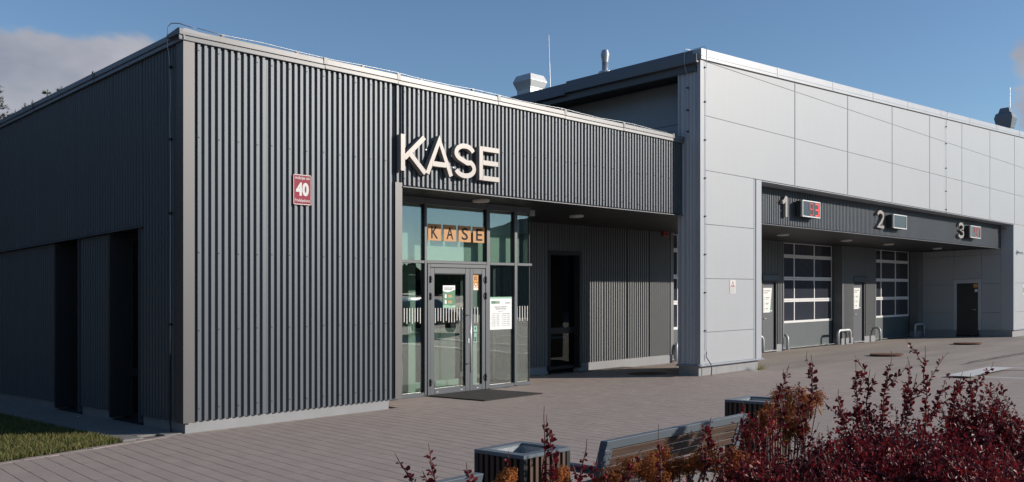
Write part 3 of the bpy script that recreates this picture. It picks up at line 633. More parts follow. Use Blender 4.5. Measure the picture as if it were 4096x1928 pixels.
# left eaves: coping, box gutter, fascia, soffit, set-back side wall
tw = top_w(UF)
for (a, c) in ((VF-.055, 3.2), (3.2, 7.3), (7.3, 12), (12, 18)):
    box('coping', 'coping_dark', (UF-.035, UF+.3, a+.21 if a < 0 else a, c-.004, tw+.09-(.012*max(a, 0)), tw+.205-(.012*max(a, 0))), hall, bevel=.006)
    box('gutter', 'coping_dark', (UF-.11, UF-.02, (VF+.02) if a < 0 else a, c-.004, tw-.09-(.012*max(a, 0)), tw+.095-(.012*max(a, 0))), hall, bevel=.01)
box('fascia', 'clad_trim', (UF-.03, UF+.06, VF+.08, 18, 6.335, 6.47), hall)
us_, vs_, _ = on(2728, 325, 'w', 6.37)
box('soffit', 'soffit', (UF+.06, us_, .09, 18, 6.355, 6.372), hall)
for w0, w1 in ((4.6, 5.43), (5.44, 6.352)):
    b = MB().box(us_, us_+.08, .04, 18, w0, w1); b.build('wall_panel', 'white_panel', hall, (us_, 5, w0))
# recessed dark band above the bays
hj = [13.54]
while hj[-1] < 32.5: hj.append(min(hj[-1]+12*PITCH, 32.85))
for a, c in zip(hj, hj[1:]): corr('cladding_panel', hall, 'u', a, c, 3.372, 4.30, .0)
b = MB(); b.prism([(-.062, 3.335), (-.055, 3.330), (.0, 3.355), (.06, 3.368), (.06, 3.374), (-.005, 3.366), (-.06, 3.343)], 13.54, 32.85, lambda p, h: (h, p[0], p[1])); b.build('drip_flashing', 'coping', hall, (20, 0, 3.34))
box('end_trim', 'clad', (32.85, 32.98, -.03, .3, 3.34, 4.29), hall)
b = MB(); b.box(13.4, 32.85, .03, .3, 3.41, 4.35); b.box(13.455, 33.2, .3, 3.6, 3.41, 3.5); b.build('band_core', 'core', hall, (20, .2, 3.4))
k = 0
for (a, c) in ((13.54, 18.09), (18.1, 24.09), (24.1, 28.5), (28.51, UR)): box('fascia_soffit', 'white_trim', (a, c, VF+.01, -.02, 4.245, 4.262), hall)
for k in range(17):
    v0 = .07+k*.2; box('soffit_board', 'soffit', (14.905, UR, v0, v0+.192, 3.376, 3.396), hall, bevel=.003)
# piers between the bays
def pier(u0, u1, door=None):
    pb = MB().box(u0+.03, u1-.03, 2.97, 3.6, .0, 3.4) if not door else MB().box(u0+.03, door[0]-.05, 2.97, 3.6, 0, 3.4).box(door[1]+.05, u1-.03, 2.97, 3.6, 0, 3.4).box(door[0]-.05, door[1]+.05, 2.97, 3.6, 2.12, 3.4)
    o = pb.build('pier', 'core', hall, (u0, 2.97, 0))
    segs = [(u0+.06, u1-.06, .14)] if not door else [(u0+.06, door[0]-.07, .14), (door[1]+.07, u1-.06, .14), (door[0]-.07, door[1]+.07, 2.25)]
    for a, c, w0 in segs: corr('cladding_panel', o, 'u', a, c, w0, 3.37, 2.935, 'clad_light')
    for a in (u0, u1-.06): box('corner_trim', 'clad_light', (a, a+.06, 2.895, 3.62, .13, 3.372), o)
    for a, c in ([(u0, u1)] if not door else [(u0, door[0]-.055), (door[1]+.055, u1)]): box('plinth', 'plinth', (a, c, 2.93, 3.4, -.25, .145), o)
    return o
p1 = pier(18.35, 21.14, (19.86, 20.68)); p2 = pier(25.42, 28.33, (26.45, 27.32)); p3 = pier(32.55, 33.3)
def service_door(u0, u1, w1=2.06):
    d = box('service_door', 'door_grey', (u0, u1, 2.99, 3.04, -.04, w1), hall, bevel=.004)
    box('door_frame', 'dark_metal', (u0-.055, u0-.004, 2.93, 3.06, -.06, w1+.05), d); box('door_frame', 'dark_metal', (u1+.004, u1+.055, 2.93, 3.06, -.06, w1+.05), d); box('door_frame', 'dark_metal', (u0-.004, u1+.004, 2.93, 3.06, w1+.005, w1+.052), d)
    box('canopy', 'clad', (u0-.1, u1+.12, 2.87, 2.93, w1+.06, w1+.24), d, bevel=.006); box('threshold', 'galv', (u0-.05, u1+.05, 2.9, 3.06, -.06, -.035), d)
    h = MB().tube([(u0+.08, 2.99, .96), (u0+.08, 2.93, .96), (u0+.22, 2.93, .955)], .011, 8).build('handle', 'steel', d, (u0+.08, 2.95, .96), smooth=True); box('handle_plate', 'steel', (u0+.06, u0+.1, 2.982, 2.9895, .84, 1.02), h, bevel=.003)
    for w in (.25, 1.45, 1.7): MB().tube([(u1-.005, 2.975, w), (u1-.005, 2.975, w+.1)], .012, 8).build('hinge', 'black', d, (u1, 2.975, w))
    return d
service_door(19.86, 20.68); service_door(26.45, 27.32)
# sectional vehicle doors
def garage(u0, u1, splits):
    v = 3.25; d = box('vehicle_door', 'door_panel', (u0, u1, v, v+.05, -.05, .76), hall, bevel=.004)
    rails = [(.76, .835), (1.445, 1.50), (1.505, 1.56), (2.16, 2.215), (2.22, 2.275), (2.89, 2.945), (2.95, 3.005), (3.36, 3.42)]
    for w0, w1 in rails: box('rail', 'white_rail', (u0, u1, v-.004, v+.045, w0, w1), d, bevel=.004)
    for (w0, w1) in ((.835, 1.445), (1.56, 2.16), (2.275, 2.89), (3.005, 3.36)):
        es = [u0]+[u0+(u1-u0)*s for s in splits]+[u1]
        for i, e in enumerate(es):
            a = max(u0, e-.028); c = min(u1, e+.028); box('stile', 'white_rail', (a, c, v-.001, v+.043, w0, w1), d, bevel=.003)
        for a, c in zip(es, es[1:]): box('pane', 'glass_door', (a+.028, c-.028, v+.02, v+.026, w0, w1), d)
    box('jamb', 'dark_metal', (u0-.05, u0-.003, v-.02, 3.6, -.05, 3.4), d); box('jamb', 'dark_metal', (u1+.003, u1+.05, v-.02, 3.6, -.05, 3.4), d)
    box('floor_seal', 'galv', (u0-.2, u1+.2, v-.14, v+.05, -.055, -.043), d)
    return d
garage(15.03, 18.32, (.21, .5, .79)); garage(21.42, 25.36, (.285, .655)); garage(28.40, 32.50, (.315, .665))
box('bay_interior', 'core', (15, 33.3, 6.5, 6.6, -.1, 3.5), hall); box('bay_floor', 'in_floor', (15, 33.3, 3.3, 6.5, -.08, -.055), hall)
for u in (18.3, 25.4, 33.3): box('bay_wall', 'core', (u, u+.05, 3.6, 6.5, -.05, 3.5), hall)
# inner right wall with its steel door
o = MB().box(UR+.06, UR+.3, -.03, 2.96, 0, 4.2).build('side_wall', 'joint', hall, (UR, 1, 0))
d0, d1 = on(3912, 1300, 'u', UR)[1], on(3827, 1300, 'u', UR)[1]
def ipan(v0, v1, w0, w1): box('wall_panel', 'white_panel', (UR, UR+.055, v0+.004, v1-.004, w0+.005, w1-.005), hall, bevel=.003)
for v0, v1 in ((VF+.35, d0-.12), (d1+.12, 2.93)):
    for w0, w1 in ((.17, .86), (.86, 1.99), (1.99, 3.13), (3.13, 3.37)): ipan(v0, v1, w0, w1)
ipan(d0-.12, d1+.12, 2.2, 3.13); ipan(d0-.12, d1+.12, 3.13, 3.37); ipan(VF+.35, -.06, 3.37, 4.24)
box('corner_trim', 'fin_side', (UR-.008, UR+.05, VF+.0, VF+.345, .17, 4.245), hall)
for v0, v1 in ((VF+.05, d0-.05), (d1+.05, 2.93)): box('plinth_block', 'plinth', (UR+.01, UR+.2, v0, v1, -.25, .165), hall)
d = box('service_door', 'dark_metal', (UR+.02, UR+.07, d0, d1, -.05, 2.03), hall, bevel=.004)
for v0, v1, w0, w1 in ((d0-.12, d0-.004, .165, 2.19), (d1+.004, d1+.12, .165, 2.19), (d0-.004, d1+.004, 2.035, 2.19)): box('door_frame', 'fin_side', (UR-.015, UR+.08, v0, v1, w0, w1), d)
h = MB().tube([(UR+.02, d0+.08, .98), (UR-.04, d0+.08, .98), (UR-.04, d0+.2, .98)], .011, 8).build('handle', 'steel', d, (UR, d0+.08, .98), smooth=True)
# ================================================================ lettering and signs
def uw(x, y, v): q = on(x, y, 'v', v); return q[0], q[2]
LV0, LV1 = -.135, -.045
def glyph(name, paths, wd, box4, label, cat='letter', group=None, m='letter', v0=LV0, v1=LV1):
    """build one raised glyph from ribbons in a unit box, box4 = u0, u1, w0, w1"""
    u0, u1, w0, w1 = box4; t = empty(name, ((u0+u1)/2, v1, w0), label, cat, group); b = MB()
    for i, p in enumerate(paths):
        e = .0012*i
        ribbon(b, [(u0+wd/2+x*(u1-u0-wd), w0+wd/2+y*(w1-w0-wd)) for x, y in p], wd, lambda q, d, e=e: (q[0], d-e if d == v0 else d+e, q[1]), v0, v1)
    b.build('face', m, t, ((u0+u1)/2, v1, w0))
    for s in (.3, .7): box('standoff', 'steel', (u0+(u1-u0)*.08-.008+.03, u0+(u1-u0)*.08+.008+.03, v1, v1+.03, w0+(w1-w0)*s-.008, w0+(w1-w0)*s+.008), t)
    return t
def hbox(x0, x1, y0, y1, v, xr=None): return uw(x0, (y0+y1)/2, v)[0], uw(x1, (y0+y1)/2, v)[0]
W0, W1 = 3.562, 4.116; xs = {'K': (1604, 1704), 'A': (1706, 1809), 'S': (1816, 1904), 'E': (1918, 1997)}
bx = {k: (uw(a, 650, LV0)[0], uw(c, 650, LV0)[0], W0, W1) for k, (a, c) in xs.items()}
gl_ = 'raised letters over the entrance'
hK = -.075; HI = 1.075
glyph('facade_letter', [[(0, hK), (0, HI)], [(.07, .33), (1.02, HI+.0)], [(.30, .52), (1.06, hK)]], .077, bx['K'], 'raised beige metal letter K over the entrance', group=gl_)
glyph('facade_letter', [[(-.04, hK), (.5, HI-.02), (1.04, hK)], [(.2, .27), (.8, .27)]], .077, bx['A'], 'raised beige metal letter A over the entrance', group=gl_)
Spath = arc(.5, .745, .47, .255, 18, 180, 12)+arc(.5, .745, .47, .225, 190, 240, 4)+[(.62, .44)]+arc(.5, .26, .5, .26, 50, -160, 16)
glyph('facade_letter', [Spath], .077, bx['S'], 'raised beige metal letter S over the entrance', group=gl_)
glyph('facade_letter', [[(0, hK), (0, HI)], [(.1, 1), (1.1, 1)], [(.1, .53), (1.03, .53)], [(.1, 0), (1.1, 0)]], .077, bx['E'], 'raised beige metal letter E over the entrance', group=gl_)
ng = 'raised bay numbers'
def nbox(x0, x1, y0, y1): a, b_ = uw(x0, y0, -.1), uw(x1, y1, -.1); c = uw(x0, y1, -.1); return a[0], b_[0], c[1], a[1]
q = nbox(3127, 3147, 781, 868); glyph('bay_number', [[(1, -.08), (1, 1.07)], [(-.2, .72), (.3, .78), (.95, 1.05)]], .095, (q[0], q[1], q[2], q[3]), 'raised white number 1 on the dark band above the first bay', 'number', ng, 'letter', -.12, -.05)
q = nbox(3506, 3534, 839, 912); glyph('bay_number', [arc(.5, .72, .5, .28, 165, 0, 10)+[(.93, .58), (.6, .3), (.08, 0), (1.1, 0)]], .092, q, 'raised white number 2 on the dark band above the middle bay', 'number', ng, 'letter', -.12, -.05)
q = nbox(3832, 3854, 889, 951); glyph('bay_number', [arc(.48, .76, .48, .25, 160, -75, 10)+[(.35, .52)]+arc(.46, .25, .54, .27, 80, -160, 14)], .092, q, 'raised white number 3 on the dark band above the last bay', 'number', ng, 'letter', -.12, -.05)
SEG = {'a': ((0, 1), (1, 1)), 'b': ((1, 1), (1, .5)), 'c': ((1, .5), (1, 0)), 'd': ((0, 0), (1, 0)), 'e': ((0, .5), (0, 0)), 'f': ((0, 1), (0, .5)), 'g': ((0, .5), (1, .5))}
DIG = {'9': 'abcdfg', '3': 'abcdg', '7': 'abc', '1': 'bc'}
def display(x0, x1, y0, y1, digits, label):
    v0 = -.27; a, c = uw(x0, y0, v0), uw(x1, y1, v0); w1 = uw(x0, y0, v0)[1]; w0 = uw(x0, y1-(y1-y0)*.22, v0)[1] if False else uw(x1, y1, v0)[1]
    u0, u1 = a[0], c[0]; t = empty('queue_display', ((u0+u1)/2, -.04, w0), label, 'display', 'electronic displays over the bays')
    box('housing', 'dark_metal', (u0+.01, u1-.01, v0+.03, -.07, w0+.01, w1-.01), t, bevel=.006); box('bracket', 'galv', (u0+.1, u1-.1, -.07, -.036, w0+.12, w0+.18), t)
    fr = MB()
    for b4 in ((u0, u1, w0, w0+.025), (u0, u1, w1-.025, w1), (u0, u0+.025, w0+.025, w1-.025), (u1-.025, u1, w0+.025, w1-.025)): fr.box(b4[0], b4[1], v0, v0+.05, b4[2], b4[3])
    fr.build('frame', 'galv_paint', t, (u0, v0, w0)); sb = box('screen', 'screen', (u0+.026, u1-.026, v0+.012, v0+.03, w0+.026, w1-.026), t)
    W = u1-u0; H = w1-w0
    for i, (dg, mm) in enumerate(digits):
        bu = u0+W*(.40+.33*i); b = MB(); k = 0
        for s in DIG[dg]:
            (xa, ya), (xb, yb) = SEG[s]; k += 1; ribbon(b, [(bu+xa*W*.19, w0+H*(.14+.70*ya)), (bu+xb*W*.19, w0+H*(.14+.70*yb))], .035, lambda q, d: (q[0], d, q[1]), v0+.004-.0004*k, v0+.012)
        b.build('digit', mm, sb, (bu, v0, w0))
display(3210.8, 3281, 798.7, 874, (('9', 'led_dim'), ('3', 'led')), 'lit red ninety-three display beside the raised number 1')
display(3574.8, 3627.5, 855.6, 918, (), 'blank unlit display beside the raised number 2')
display(3883, 3923.5, 901, 955, (('9', 'led_dim'), ('7', 'led_dim')), 'dim red ninety-seven display beside the raised number 3')
# house number plate
u0, u1, w0, w1 = 1.505, 1.795, 2.944, 3.362; t = empty('house_number_sign', (1.65, -.04, w0), 'red enamel house number plate reading 40 on the dark cladding', 'sign')
box('plate', 'sign_red', (u0, u1, -.052, -.046, w0, w1), t, bevel=.002)
b = MB()
for q in ((u0+.004, u1-.004, w0+.004, w0+.014), (u0+.004, u1-.004, w1-.014, w1-.004), (u0+.004, u0+.012, w0+.014, w1-.014), (u1-.012, u1-.004, w0+.014, w1-.014)): b.box(q[0], q[1], -.0545, -.0521, q[2], q[3])
b.build('border', 'sign_white', t, (u0, -.052, w0))
lettering('lettering', t, 'Aviācijas iela', 'sign_white', 1.65, 3.282, .055, -.0535, .235, .012, center=True); lettering('lettering', t, '40', 'sign_white', 1.65, 3.066, .187, -.0535, .205, .05, center=True); lettering('lettering', t, 'Privātīpašums', 'sign_white', 1.65, 2.976, .052, -.0535, .235, .012, center=True)
for uu in (u0+.008, u1-.008):
    for ww in (w0+.008, w1-.008): MB().tube([(uu, -.052, ww), (uu, -.058, ww)], .006, 8).build('screw', 'dark_metal', t, (uu, -.052, ww))
# orange cards hung behind the glass
for ch, x0, x1 in (('K', 1712, 1764), ('A', 1774, 1824), ('S', 1834, 1883), ('E', 1892, 1940)):
    a, c = uw(x0, 930, 1.025)[0], uw(x1, 930, 1.025)[0]; t = empty('window_card', ((a+c)/2, 1.06, 2.65), f'orange card with a black letter {ch} behind the upper glass', 'card', 'orange letter cards in the window')
    box('card', 'card', (a, c, 1.022, 1.0285, 2.655, 2.94), t); lettering('lettering', t, ch, 'print_dark', (a+c)/2, 2.69, .215, 1.0205, .155, .012, center=True)
# posters
def poster(u0, u1, w0, w1, v, label, m='poster_white'):
    t = empty('poster', ((u0+u1)/2, v, w0), label, 'poster'); box('sheet', m, (u0, u1, v-.003, v, w0, w1), t); return t, v-.0045
t, v = poster(5.140, 5.424, 1.492, 1.885, 1.007, 'white and green notice on the glass entrance door')
n = 12; wv_ = lambda x, k, c: c+.018*math.sin(2.2+x*k)
b = MB(); b.add([q for i in range(n+1) for q in ((5.140+.284*i/n, v, 1.53), (5.140+.284*i/n, v, 1.79-.022*math.sin(i/n*4.2)))], [(2*i, 2*i+2, 2*i+3, 2*i+1) for i in range(n)]); b.build('print', 'poster_green', t, (5.14, v, 1.5))
b = MB(); b.add([q for i in range(n+1) for q in ((5.140+.284*i/n, v-.0006, 1.4925), (5.140+.284*i/n, v-.0006, 1.532+.016*math.sin(.5+i/n*4.2)))], [(2*i, 2*i+2, 2*i+3, 2*i+1) for i in range(n)]); b.build('print', 'poster_mint', t, (5.14, v, 1.5))
lettering('lettering', t, 'TEHNISKĀS APSKATES\nKĀRTAS NUMURS', 'print_dark', 5.168, 1.808, .046, v-.0012, .225)
for w in (1.70, 1.60): box('print', 'poster_white', (5.18, 5.222, v-.0015, v-.0005, w-.035, w+.03), t); box('print', 'orange', (5.255, 5.34, v-.0015, v-.0005, w+.004, w+.018), t); box('print', 'orange', (5.255, 5.355, v-.0015, v-.0005, w-.014, w-.001), t); box('print', 'poster_mint', (5.255, 5.35, v-.0015, v-.0005, w-.03, w-.02), t)
t, v = poster(6.280, 6.872, 1.076, 1.676, 1.028, 'white opening hours board with green top strip behind the entrance glass')
box('print', 'poster_mint', (6.280, 6.872, v-.0012, v-.0002, 1.646, 1.676), t); box('print', 'poster_green', (6.335, 6.545, v-.0012, v-.0002, 1.552, 1.602), t); lettering('lettering', t, 'CSDD', 'sign_white', 6.44, 1.557, .04, v-.0018, .09)
box('print', 'print_grey', (6.70, 6.82, v-.0012, v-.0002, 1.553, 1.574), t); lettering('lettering', t, 'AUTEKO', 'sign_white', 6.706, 1.557, .012, v-.0018, .106)
lettering('lettering', t, 'JELGAVAS TEHNISKĀS', 'print_dark', 6.576, 1.476, .03, v-.001, .315, center=True); lettering('lettering', t, 'APSKATES STACIJA', 'print_dark', 6.576, 1.438, .028, v-.001, .27, center=True); lettering('lettering', t, 'DARBA LAIKS', 'print_grey', 6.576, 1.402, .016, v-.001, .13, center=True)
for c0, hd in ((6.355, 'KASE TA STACIJĀ'), (6.625, 'TEHNISKĀ APSKATE')):
    lettering('lettering', t, hd, 'print_dark', c0, 1.358, .02, v-.001, .19)
    for i, (dn, hr) in enumerate((('P.', '8.00 - 20.00'), ('O.', '8.00 - 20.00'), ('T.', '8.00 - 20.00'), ('C.', '8.00 - 20.00'), ('P.', '8.00 - 20.00'), ('S.', '8.30 - 15.00'))):
        w = 1.322-i*.037; lettering('lettering', t, dn, 'print_dark', c0-.01, w, .02, v-.001, .024); lettering('lettering', t, hr, 'print_grey', c0+.03, w, .018, v-.001, .155)
def sticker(u0, u1, w0, w1, v, m, label):
    t = empty('sticker', ((u0+u1)/2, v, w0), label, 'sticker'); box('sheet', m, (u0, u1, v-.002, v, w0, w1), t); return t
t = sticker(5.858, 5.985, 1.945, 2.078, 1.007, 'orange', 'orange security shield sticker on the narrow glass door leaf'); box('print', 'print_dark', (5.89, 5.955, 1.0038, 1.0048, 1.985, 2.035), t)
lettering('lettering', t, 'APSARGĀ', 'print_dark', 5.922, 2.052, .012, 1.0045, .07, center=True); box('print', 'orange', (5.90, 5.945, 1.0030, 1.0037, 1.995, 2.025), t)
t = sticker(5.858, 5.985, 1.80, 1.938, 1.007, 'orange', 'orange camera warning sticker with white triangle on the narrow door leaf')
b = MB(); b.add([(5.872, 1.0042, 1.852), (5.972, 1.0042, 1.852), (5.922, 1.0042, 1.928)], [(0, 1, 2)]); b.build('print', 'poster_white', t, (5.92, 1.004, 1.85)); box('print', 'print_dark', (5.905, 5.94, 1.0030, 1.0038, 1.868, 1.89), t); box('print', 'poster_white', (5.87, 5.975, 1.0035, 1.0045, 1.806, 1.838), t)
t = sticker(5.87, 5.955, 1.05, 1.16, 1.007, 'poster_mint', 'pale green warning sticker low on the narrow door leaf'); b = MB(); b.add([(5.89, 1.0042, 1.10), (5.935, 1.0042, 1.10), (5.912, 1.0042, 1.145)], [(0, 1, 2)]); b.build('print', 'print_dark', t, (5.9, 1.004, 1.1))
t = sticker(5.88, 5.945, .88, 1.03, 1.007, 'poster_mint', 'blue green symbols sticker below the pale green one'); [box('print', 'print_dark', (5.893, 5.932, 1.0035, 1.0045, w, w+.028), t) for w in (.89, .93)]
# notices on the service doors of the bays
for (u0, nm) in ((19.86, 'first'), (26.45, 'second')):
    k = 1 if nm == 'first' else .92/.82*.9
    t = empty('door_notice', (u0+.4, 2.985, .95), f'tall white pre-inspection notice on the grey door of the {nm} bay', 'notice', 'notices on the bay doors'); v = 2.987
    a, c = u0+.13, u0+.67; b = MB(); b.add([(a, v, 1.14), (c-.13, v, 1.14), (c, v, 1.90), (a, v, 1.90)], [(0, 1, 2, 3)]); b.build('sheet', 'poster_white', t, (a, v, 1.14)); b = MB(); b.add([(c-.128, v+.001, 1.14), (c, v+.001, 1.14), (c+.001, v+.001, 1.90)], [(0, 1, 2)]); b.build('sheet', 'poster_green', t, (c, v, 1.14))
    lettering('lettering', t, 'Pirms tehniskās\napskates:', 'print_dark', a+.04, 1.72, .12, v-.001, .40)
    for i, w in enumerate((1.57, 1.40, 1.24)):
        b = MB(); ribbon(b, arc(a+.08, w, .035, .045, 0, 300, 10), .008, lambda q, d: (q[0], d, q[1]), v-.002, v-.0005); b.build('print', 'print_grey', t, (a, v, w)); box('print', 'print_dark', (a+.16, a+.38-.05*i, v-.002, v-.0005, w+.02, w+.035), t); box('print', 'print_grey', (a+.16, a+.34-.04*i, v-.002, v-.0005, w-.025, w-.012), t)
    box('print', 'poster_white', (c-.1, c-.005, v-.002, v-.0005, 1.17, 1.205), t)
    t2 = sticker(u0+.04, u0+.11, 1.86, 2.02, 2.987, 'orange', f'orange sticker on the upper corner of the {nm} bay door'); box('print', 'print_dark', (u0+.05, u0+.1, 2.9835, 2.9845, 1.91, 1.95), t2)
    sticker(u0+.05, u0+.1, 1.58, 1.74, 2.987, 'poster_white', f'narrow white sticker on the edge of the {nm} bay door')
t = empty('sticker', (UR, d0+.1, 1.9), 'orange sticker on the black door of the pale inner wall', 'sticker'); box('sheet', 'orange', (UR+.012, UR+.0195, d0+.02, d0+.17, 1.86, 2.0), t)
t = empty('sticker', (UR, d0+.1, 1.7), 'small white sticker on the black door of the pale inner wall', 'sticker'); box('sheet', 'poster_white', (UR+.012, UR+.0195, d0+.02, d0+.12, 1.68, 1.79), t)
# warning notice on the pale fin
(a, w1), (c, w0) = uw(2919, 1120, VF), uw(2941, 1174, VF); t = empty('warning_sign', (a, VF, w0), 'small white warning sign with red triangle on the pale wall', 'sign'); v = VF-.004
box('plate', 'sign_white', (a, c, v-.004, VF-.001, w0, w1), t); H = w1-w0; m_ = (a+c)/2; b = MB(); ribbon(b, [(m_-.055, w0+H*.58), (m_+.055, w0+H*.58), (m_, w0+H*.9), (m_-.055, w0+H*.58)], .014, lambda q, d: (q[0], d, q[1]), v-.0055, v-.0042); b.build('triangle', 'sign_red', t, (m_, v, w0))
box('print', 'sign_red', (a+.02, c-.02, v-.0055, v-.0042, w0+H*.47, w0+H*.52), t)
for i in range(5): box('print', 'print_grey', (a+.02, c-.02-.02*(i % 2), v-.0055, v-.0042, w0+H*(.07+.075*i), w0+H*(.10+.075*i)), t)
(a, w1), (c, w0) = uw(4092, 1140, VF), uw(4110, 1180, VF); t = empty('warning_sign', (a, VF, w0), 'small white and red sign at the far end of the pale wall', 'sign'); box('plate', 'sign_white', (a, c, VF-.008, VF-.001, w0, w1), t); box('print', 'sign_red', (a+.05, c-.05, VF-.0095, VF-.008, w0+.1, w1-.1), t)

# ================================================================ lamps, cables, cameras, guards, roof gear
def ceiling_lamp(u, v, label, r=.13):
    t = empty('ceiling_lamp', (u, v, 3.375), label, 'lamp', 'round lamps under the soffits')
    MB().lathe((u, v, 3.343), [(r+.012, .032), (r+.012, .0), (r, -.006), (r-.01, -.006)], 24).build('rim', 'lamp', t, (u, v, 3.375), smooth=False); MB().lathe((u, v, 3.336), [(r*.55, -.008), (r*.9, -.003), (r-.012, .006)], 24).build('diffuser', 'lamp', t, (u, v, 3.375))
u, v, _ = on(1924, 803, 'w', 3.36); ceiling_lamp(u, v, 'round lamp in the dark soffit over the entrance door', .14)
u, v, _ = on(2306, 865, 'w', 3.36); ceiling_lamp(u, v, 'round lamp in the dark soffit beside the glazed corner', .14)
for x, y, lab in ((3132, 939, 'round lamp in the soffit before the first bay'), (3386, 962, 'round lamp in the soffit between the first and second bays'), (3554, 977, 'round lamp in the soffit before the second bay'), (3749, 994, 'round lamp in the soffit before the pale inner wall')):
    u, v, _ = on(x, y, 'w', 3.36); ceiling_lamp(u, v, lab, .16)
u, w = uw(2658, 932, 2.89); t = empty('alarm_siren', (u, 2.89, w-.07), 'red alarm siren high on the shaded dark wall', 'siren'); b = MB().box(u-.13, u+.13, 2.83, 2.89, w-.09, w+.06); b.build('housing', 'siren', t, (u, 2.89, w), bevel=.02); box('grille', 'black', (u-.08, u+.08, 2.824, 2.8295, w-.07, w-.02), t)
def hoop(u0, v0, u1, v1, h, label, r=.045):
    gg = -.06; t = empty('guard_hoop', ((u0+u1)/2, (v0+v1)/2, -.05), label, 'guard rail', 'bent pipe guards at the bay corners'); k = .14; d = Vector((u1-u0, v1-v0)).normalized()
    pts = [(u0, v0, gg), (u0, v0, h-k)]+[(u0+d.x*k*(1-math.cos(R(a))), v0+d.y*k*(1-math.cos(R(a))), h-k+k*math.sin(R(a))) for a in range(15, 91, 15)]
    pts += [(u1-d.x*k*(1-math.sin(R(a))), v1-d.y*k*(1-math.sin(R(a))), h-k+k*math.cos(R(a))) for a in range(0, 91, 15)]+[(u1, v1, gg)]
    MB().tube(pts, r, 12).build('pipe', 'galv_paint', t, (u0, v0, -.05), smooth=True)
    for (a, c) in ((u0, v0), (u1, v1)): MB().lathe((a, c, -.052), [(r+.03, 0), (r+.03, .012), (r+.004, .014)], 16).build('foot_plate', 'galv', t, (a, c, -.05))
hg = -.05
for (x, y, du, dv, lab) in ((2705, 1443, .75, .25, 'bent pipe guard at the end of the dark entrance wall'), (3052, 1406, -.62, .0, 'bent pipe guard beside the pale wall corner'), (3150, 1397, .05, .62, 'bent pipe guard at the left edge of the second vehicle door'), (3352, 1375, .95, -.02, 'bent pipe guard before the pier between two vehicle doors'), (3520, 1361, .05, .62, 'bent pipe guard at the left edge of the last vehicle door'), (3660, 1343, .95, -.02, 'bent pipe guard in the shaded corner by the pale inner wall')):
    u, v, _ = on(x, y, 'w', G); v = min(v, 2.82); u = on(x, y, 'v', v)[0]; v1 = min(v+dv, 3.15); hoop(u, v, u+du, v1, .42, lab)
def cable(pts, label, r=.006, clips=(), m='galv', cut=None):
    t = empty('lightning_cable', pts[0], label, 'cable'); MB().tube(pts, r, 6).build('wire', m, t, pts[0], smooth=True)
    for p in clips: box('clip', 'black', (p[0]-.02, p[0]+.02, p[1]-.022, p[1]+.022, p[2]-.014, p[2]+.014), t)
    if cut: MB().tube(cut, r*1.7, 6).build('sleeve', 'black', t, cut[0], smooth=True)
cable([(.10, -.03, 5.05), (.0, .16, 5.13), (-.06, .25, 5.14), (-.085, .29, 5.10), (-.085, .30, 4.86), (-.06, .30, 4.72)]+[(-.048+rnd.uniform(-.004, .004), .30+rnd.uniform(-.006, .006), 4.5-.25*i) for i in range(14)]+[(-.048, .30, .98)],
      'lightning conductor cable down the shaded wall by the dark corner', clips=[(-.045, .30, w) for w in (4.6, 3.69, 2.76, 1.36)], cut=[(-.048, .30, .98), (-.05, .305, .5), (-.05, .30, .12), (-.07, .22, .0)])
cpts = [(.15, -.02, 5.06)]+[(.5+.55*i, -.015, 5.045+.012*math.sin(i*1.7)) for i in range(19)]
cable(cpts, 'lightning conductor wire along the dark parapet', .005, [(q[0], q[1]+.02, q[2]-.01) for q in cpts[1::2]])
uc, _ = uw(2823, 800, VF-.03); tp = top_w(uc)
cable([(uc-.12, VF+.2, tp+.23), (uc-.03, VF-.02, tp+.26), (uc, VF-.06, tp+.22), (uc, VF-.055, tp-.02)]+[(uc+rnd.uniform(-.008, .008), VF-.035, 6.3-.32*i) for i in range(19)]+[(uc+.02, VF-.03, .45)],
      'lightning conductor cable down the pale corner wall', clips=[(uc-.01, VF-.02, w) for w in (6.42, 5.7, 4.9, 4.1, 3.3, 2.5, 1.7, .9)], cut=[(uc+.02, VF-.035, .45), (uc+.0, VF-.04, .35), (uc+.10, VF-.09, .2), (uc+.12, VF-.10, .1), (uc+.10, VF-.10, -.04)])
cable([(UF+.2, -.2, tw+.24), (UF-.1, -.16, tw+.24), (UF-.14, -.16, tw+.1), (UF-.13, -.16, tw-.12), (UF-.03, -.165, tw-.3)]+[(UF-.03, -.165, 6.1-.3*i) for i in range(5)]+[(UF-.05, -.12, 5.06), (UF-.3, .1, 5.03)], 'lightning conductor cable on the shaded flank above the dark parapet', clips=[(UF-.02, -.165, w) for w in (6.02, 5.55, 5.1)])
u = COLS[4]-1.6
cable([(u, VF+.1, top_w(u)+.23), (u, VF-.07, top_w(u)+.22), (u, VF-.07, top_w(u)-.03)]+[(u+rnd.uniform(-.01, .01), VF-.03, top_w(u)-.1-.3*i) for i in range(10)]+[(u, VF-.03, 4.2)], 'lightning conductor cable on the pale fascia between bays two and three', clips=[(u, VF-.02, w) for w in (7.05, 6.5, 5.7, 4.95, 4.35)])
def cctv(u, v, w, du, dv, label):
    t = empty('security_camera', (u, v, w), label, 'camera'); d = Vector((du, dv, -.12)).normalized(); MB().tube([(u, v, w+.06), (u+d.x*.08, v+d.y*.08, w+.02)], .015, 8).build('bracket', 'galv_paint', t, (u, v, w))
    p = Vector((u+d.x*.06, v+d.y*.06, w)); MB().tube([p, p+d*.2], .042, 10).build('body', 'galv_paint', t, tuple(p), smooth=False); MB().tube([p+d*.2, p+d*.205], .03, 10).build('lens', 'black', t, tuple(p))
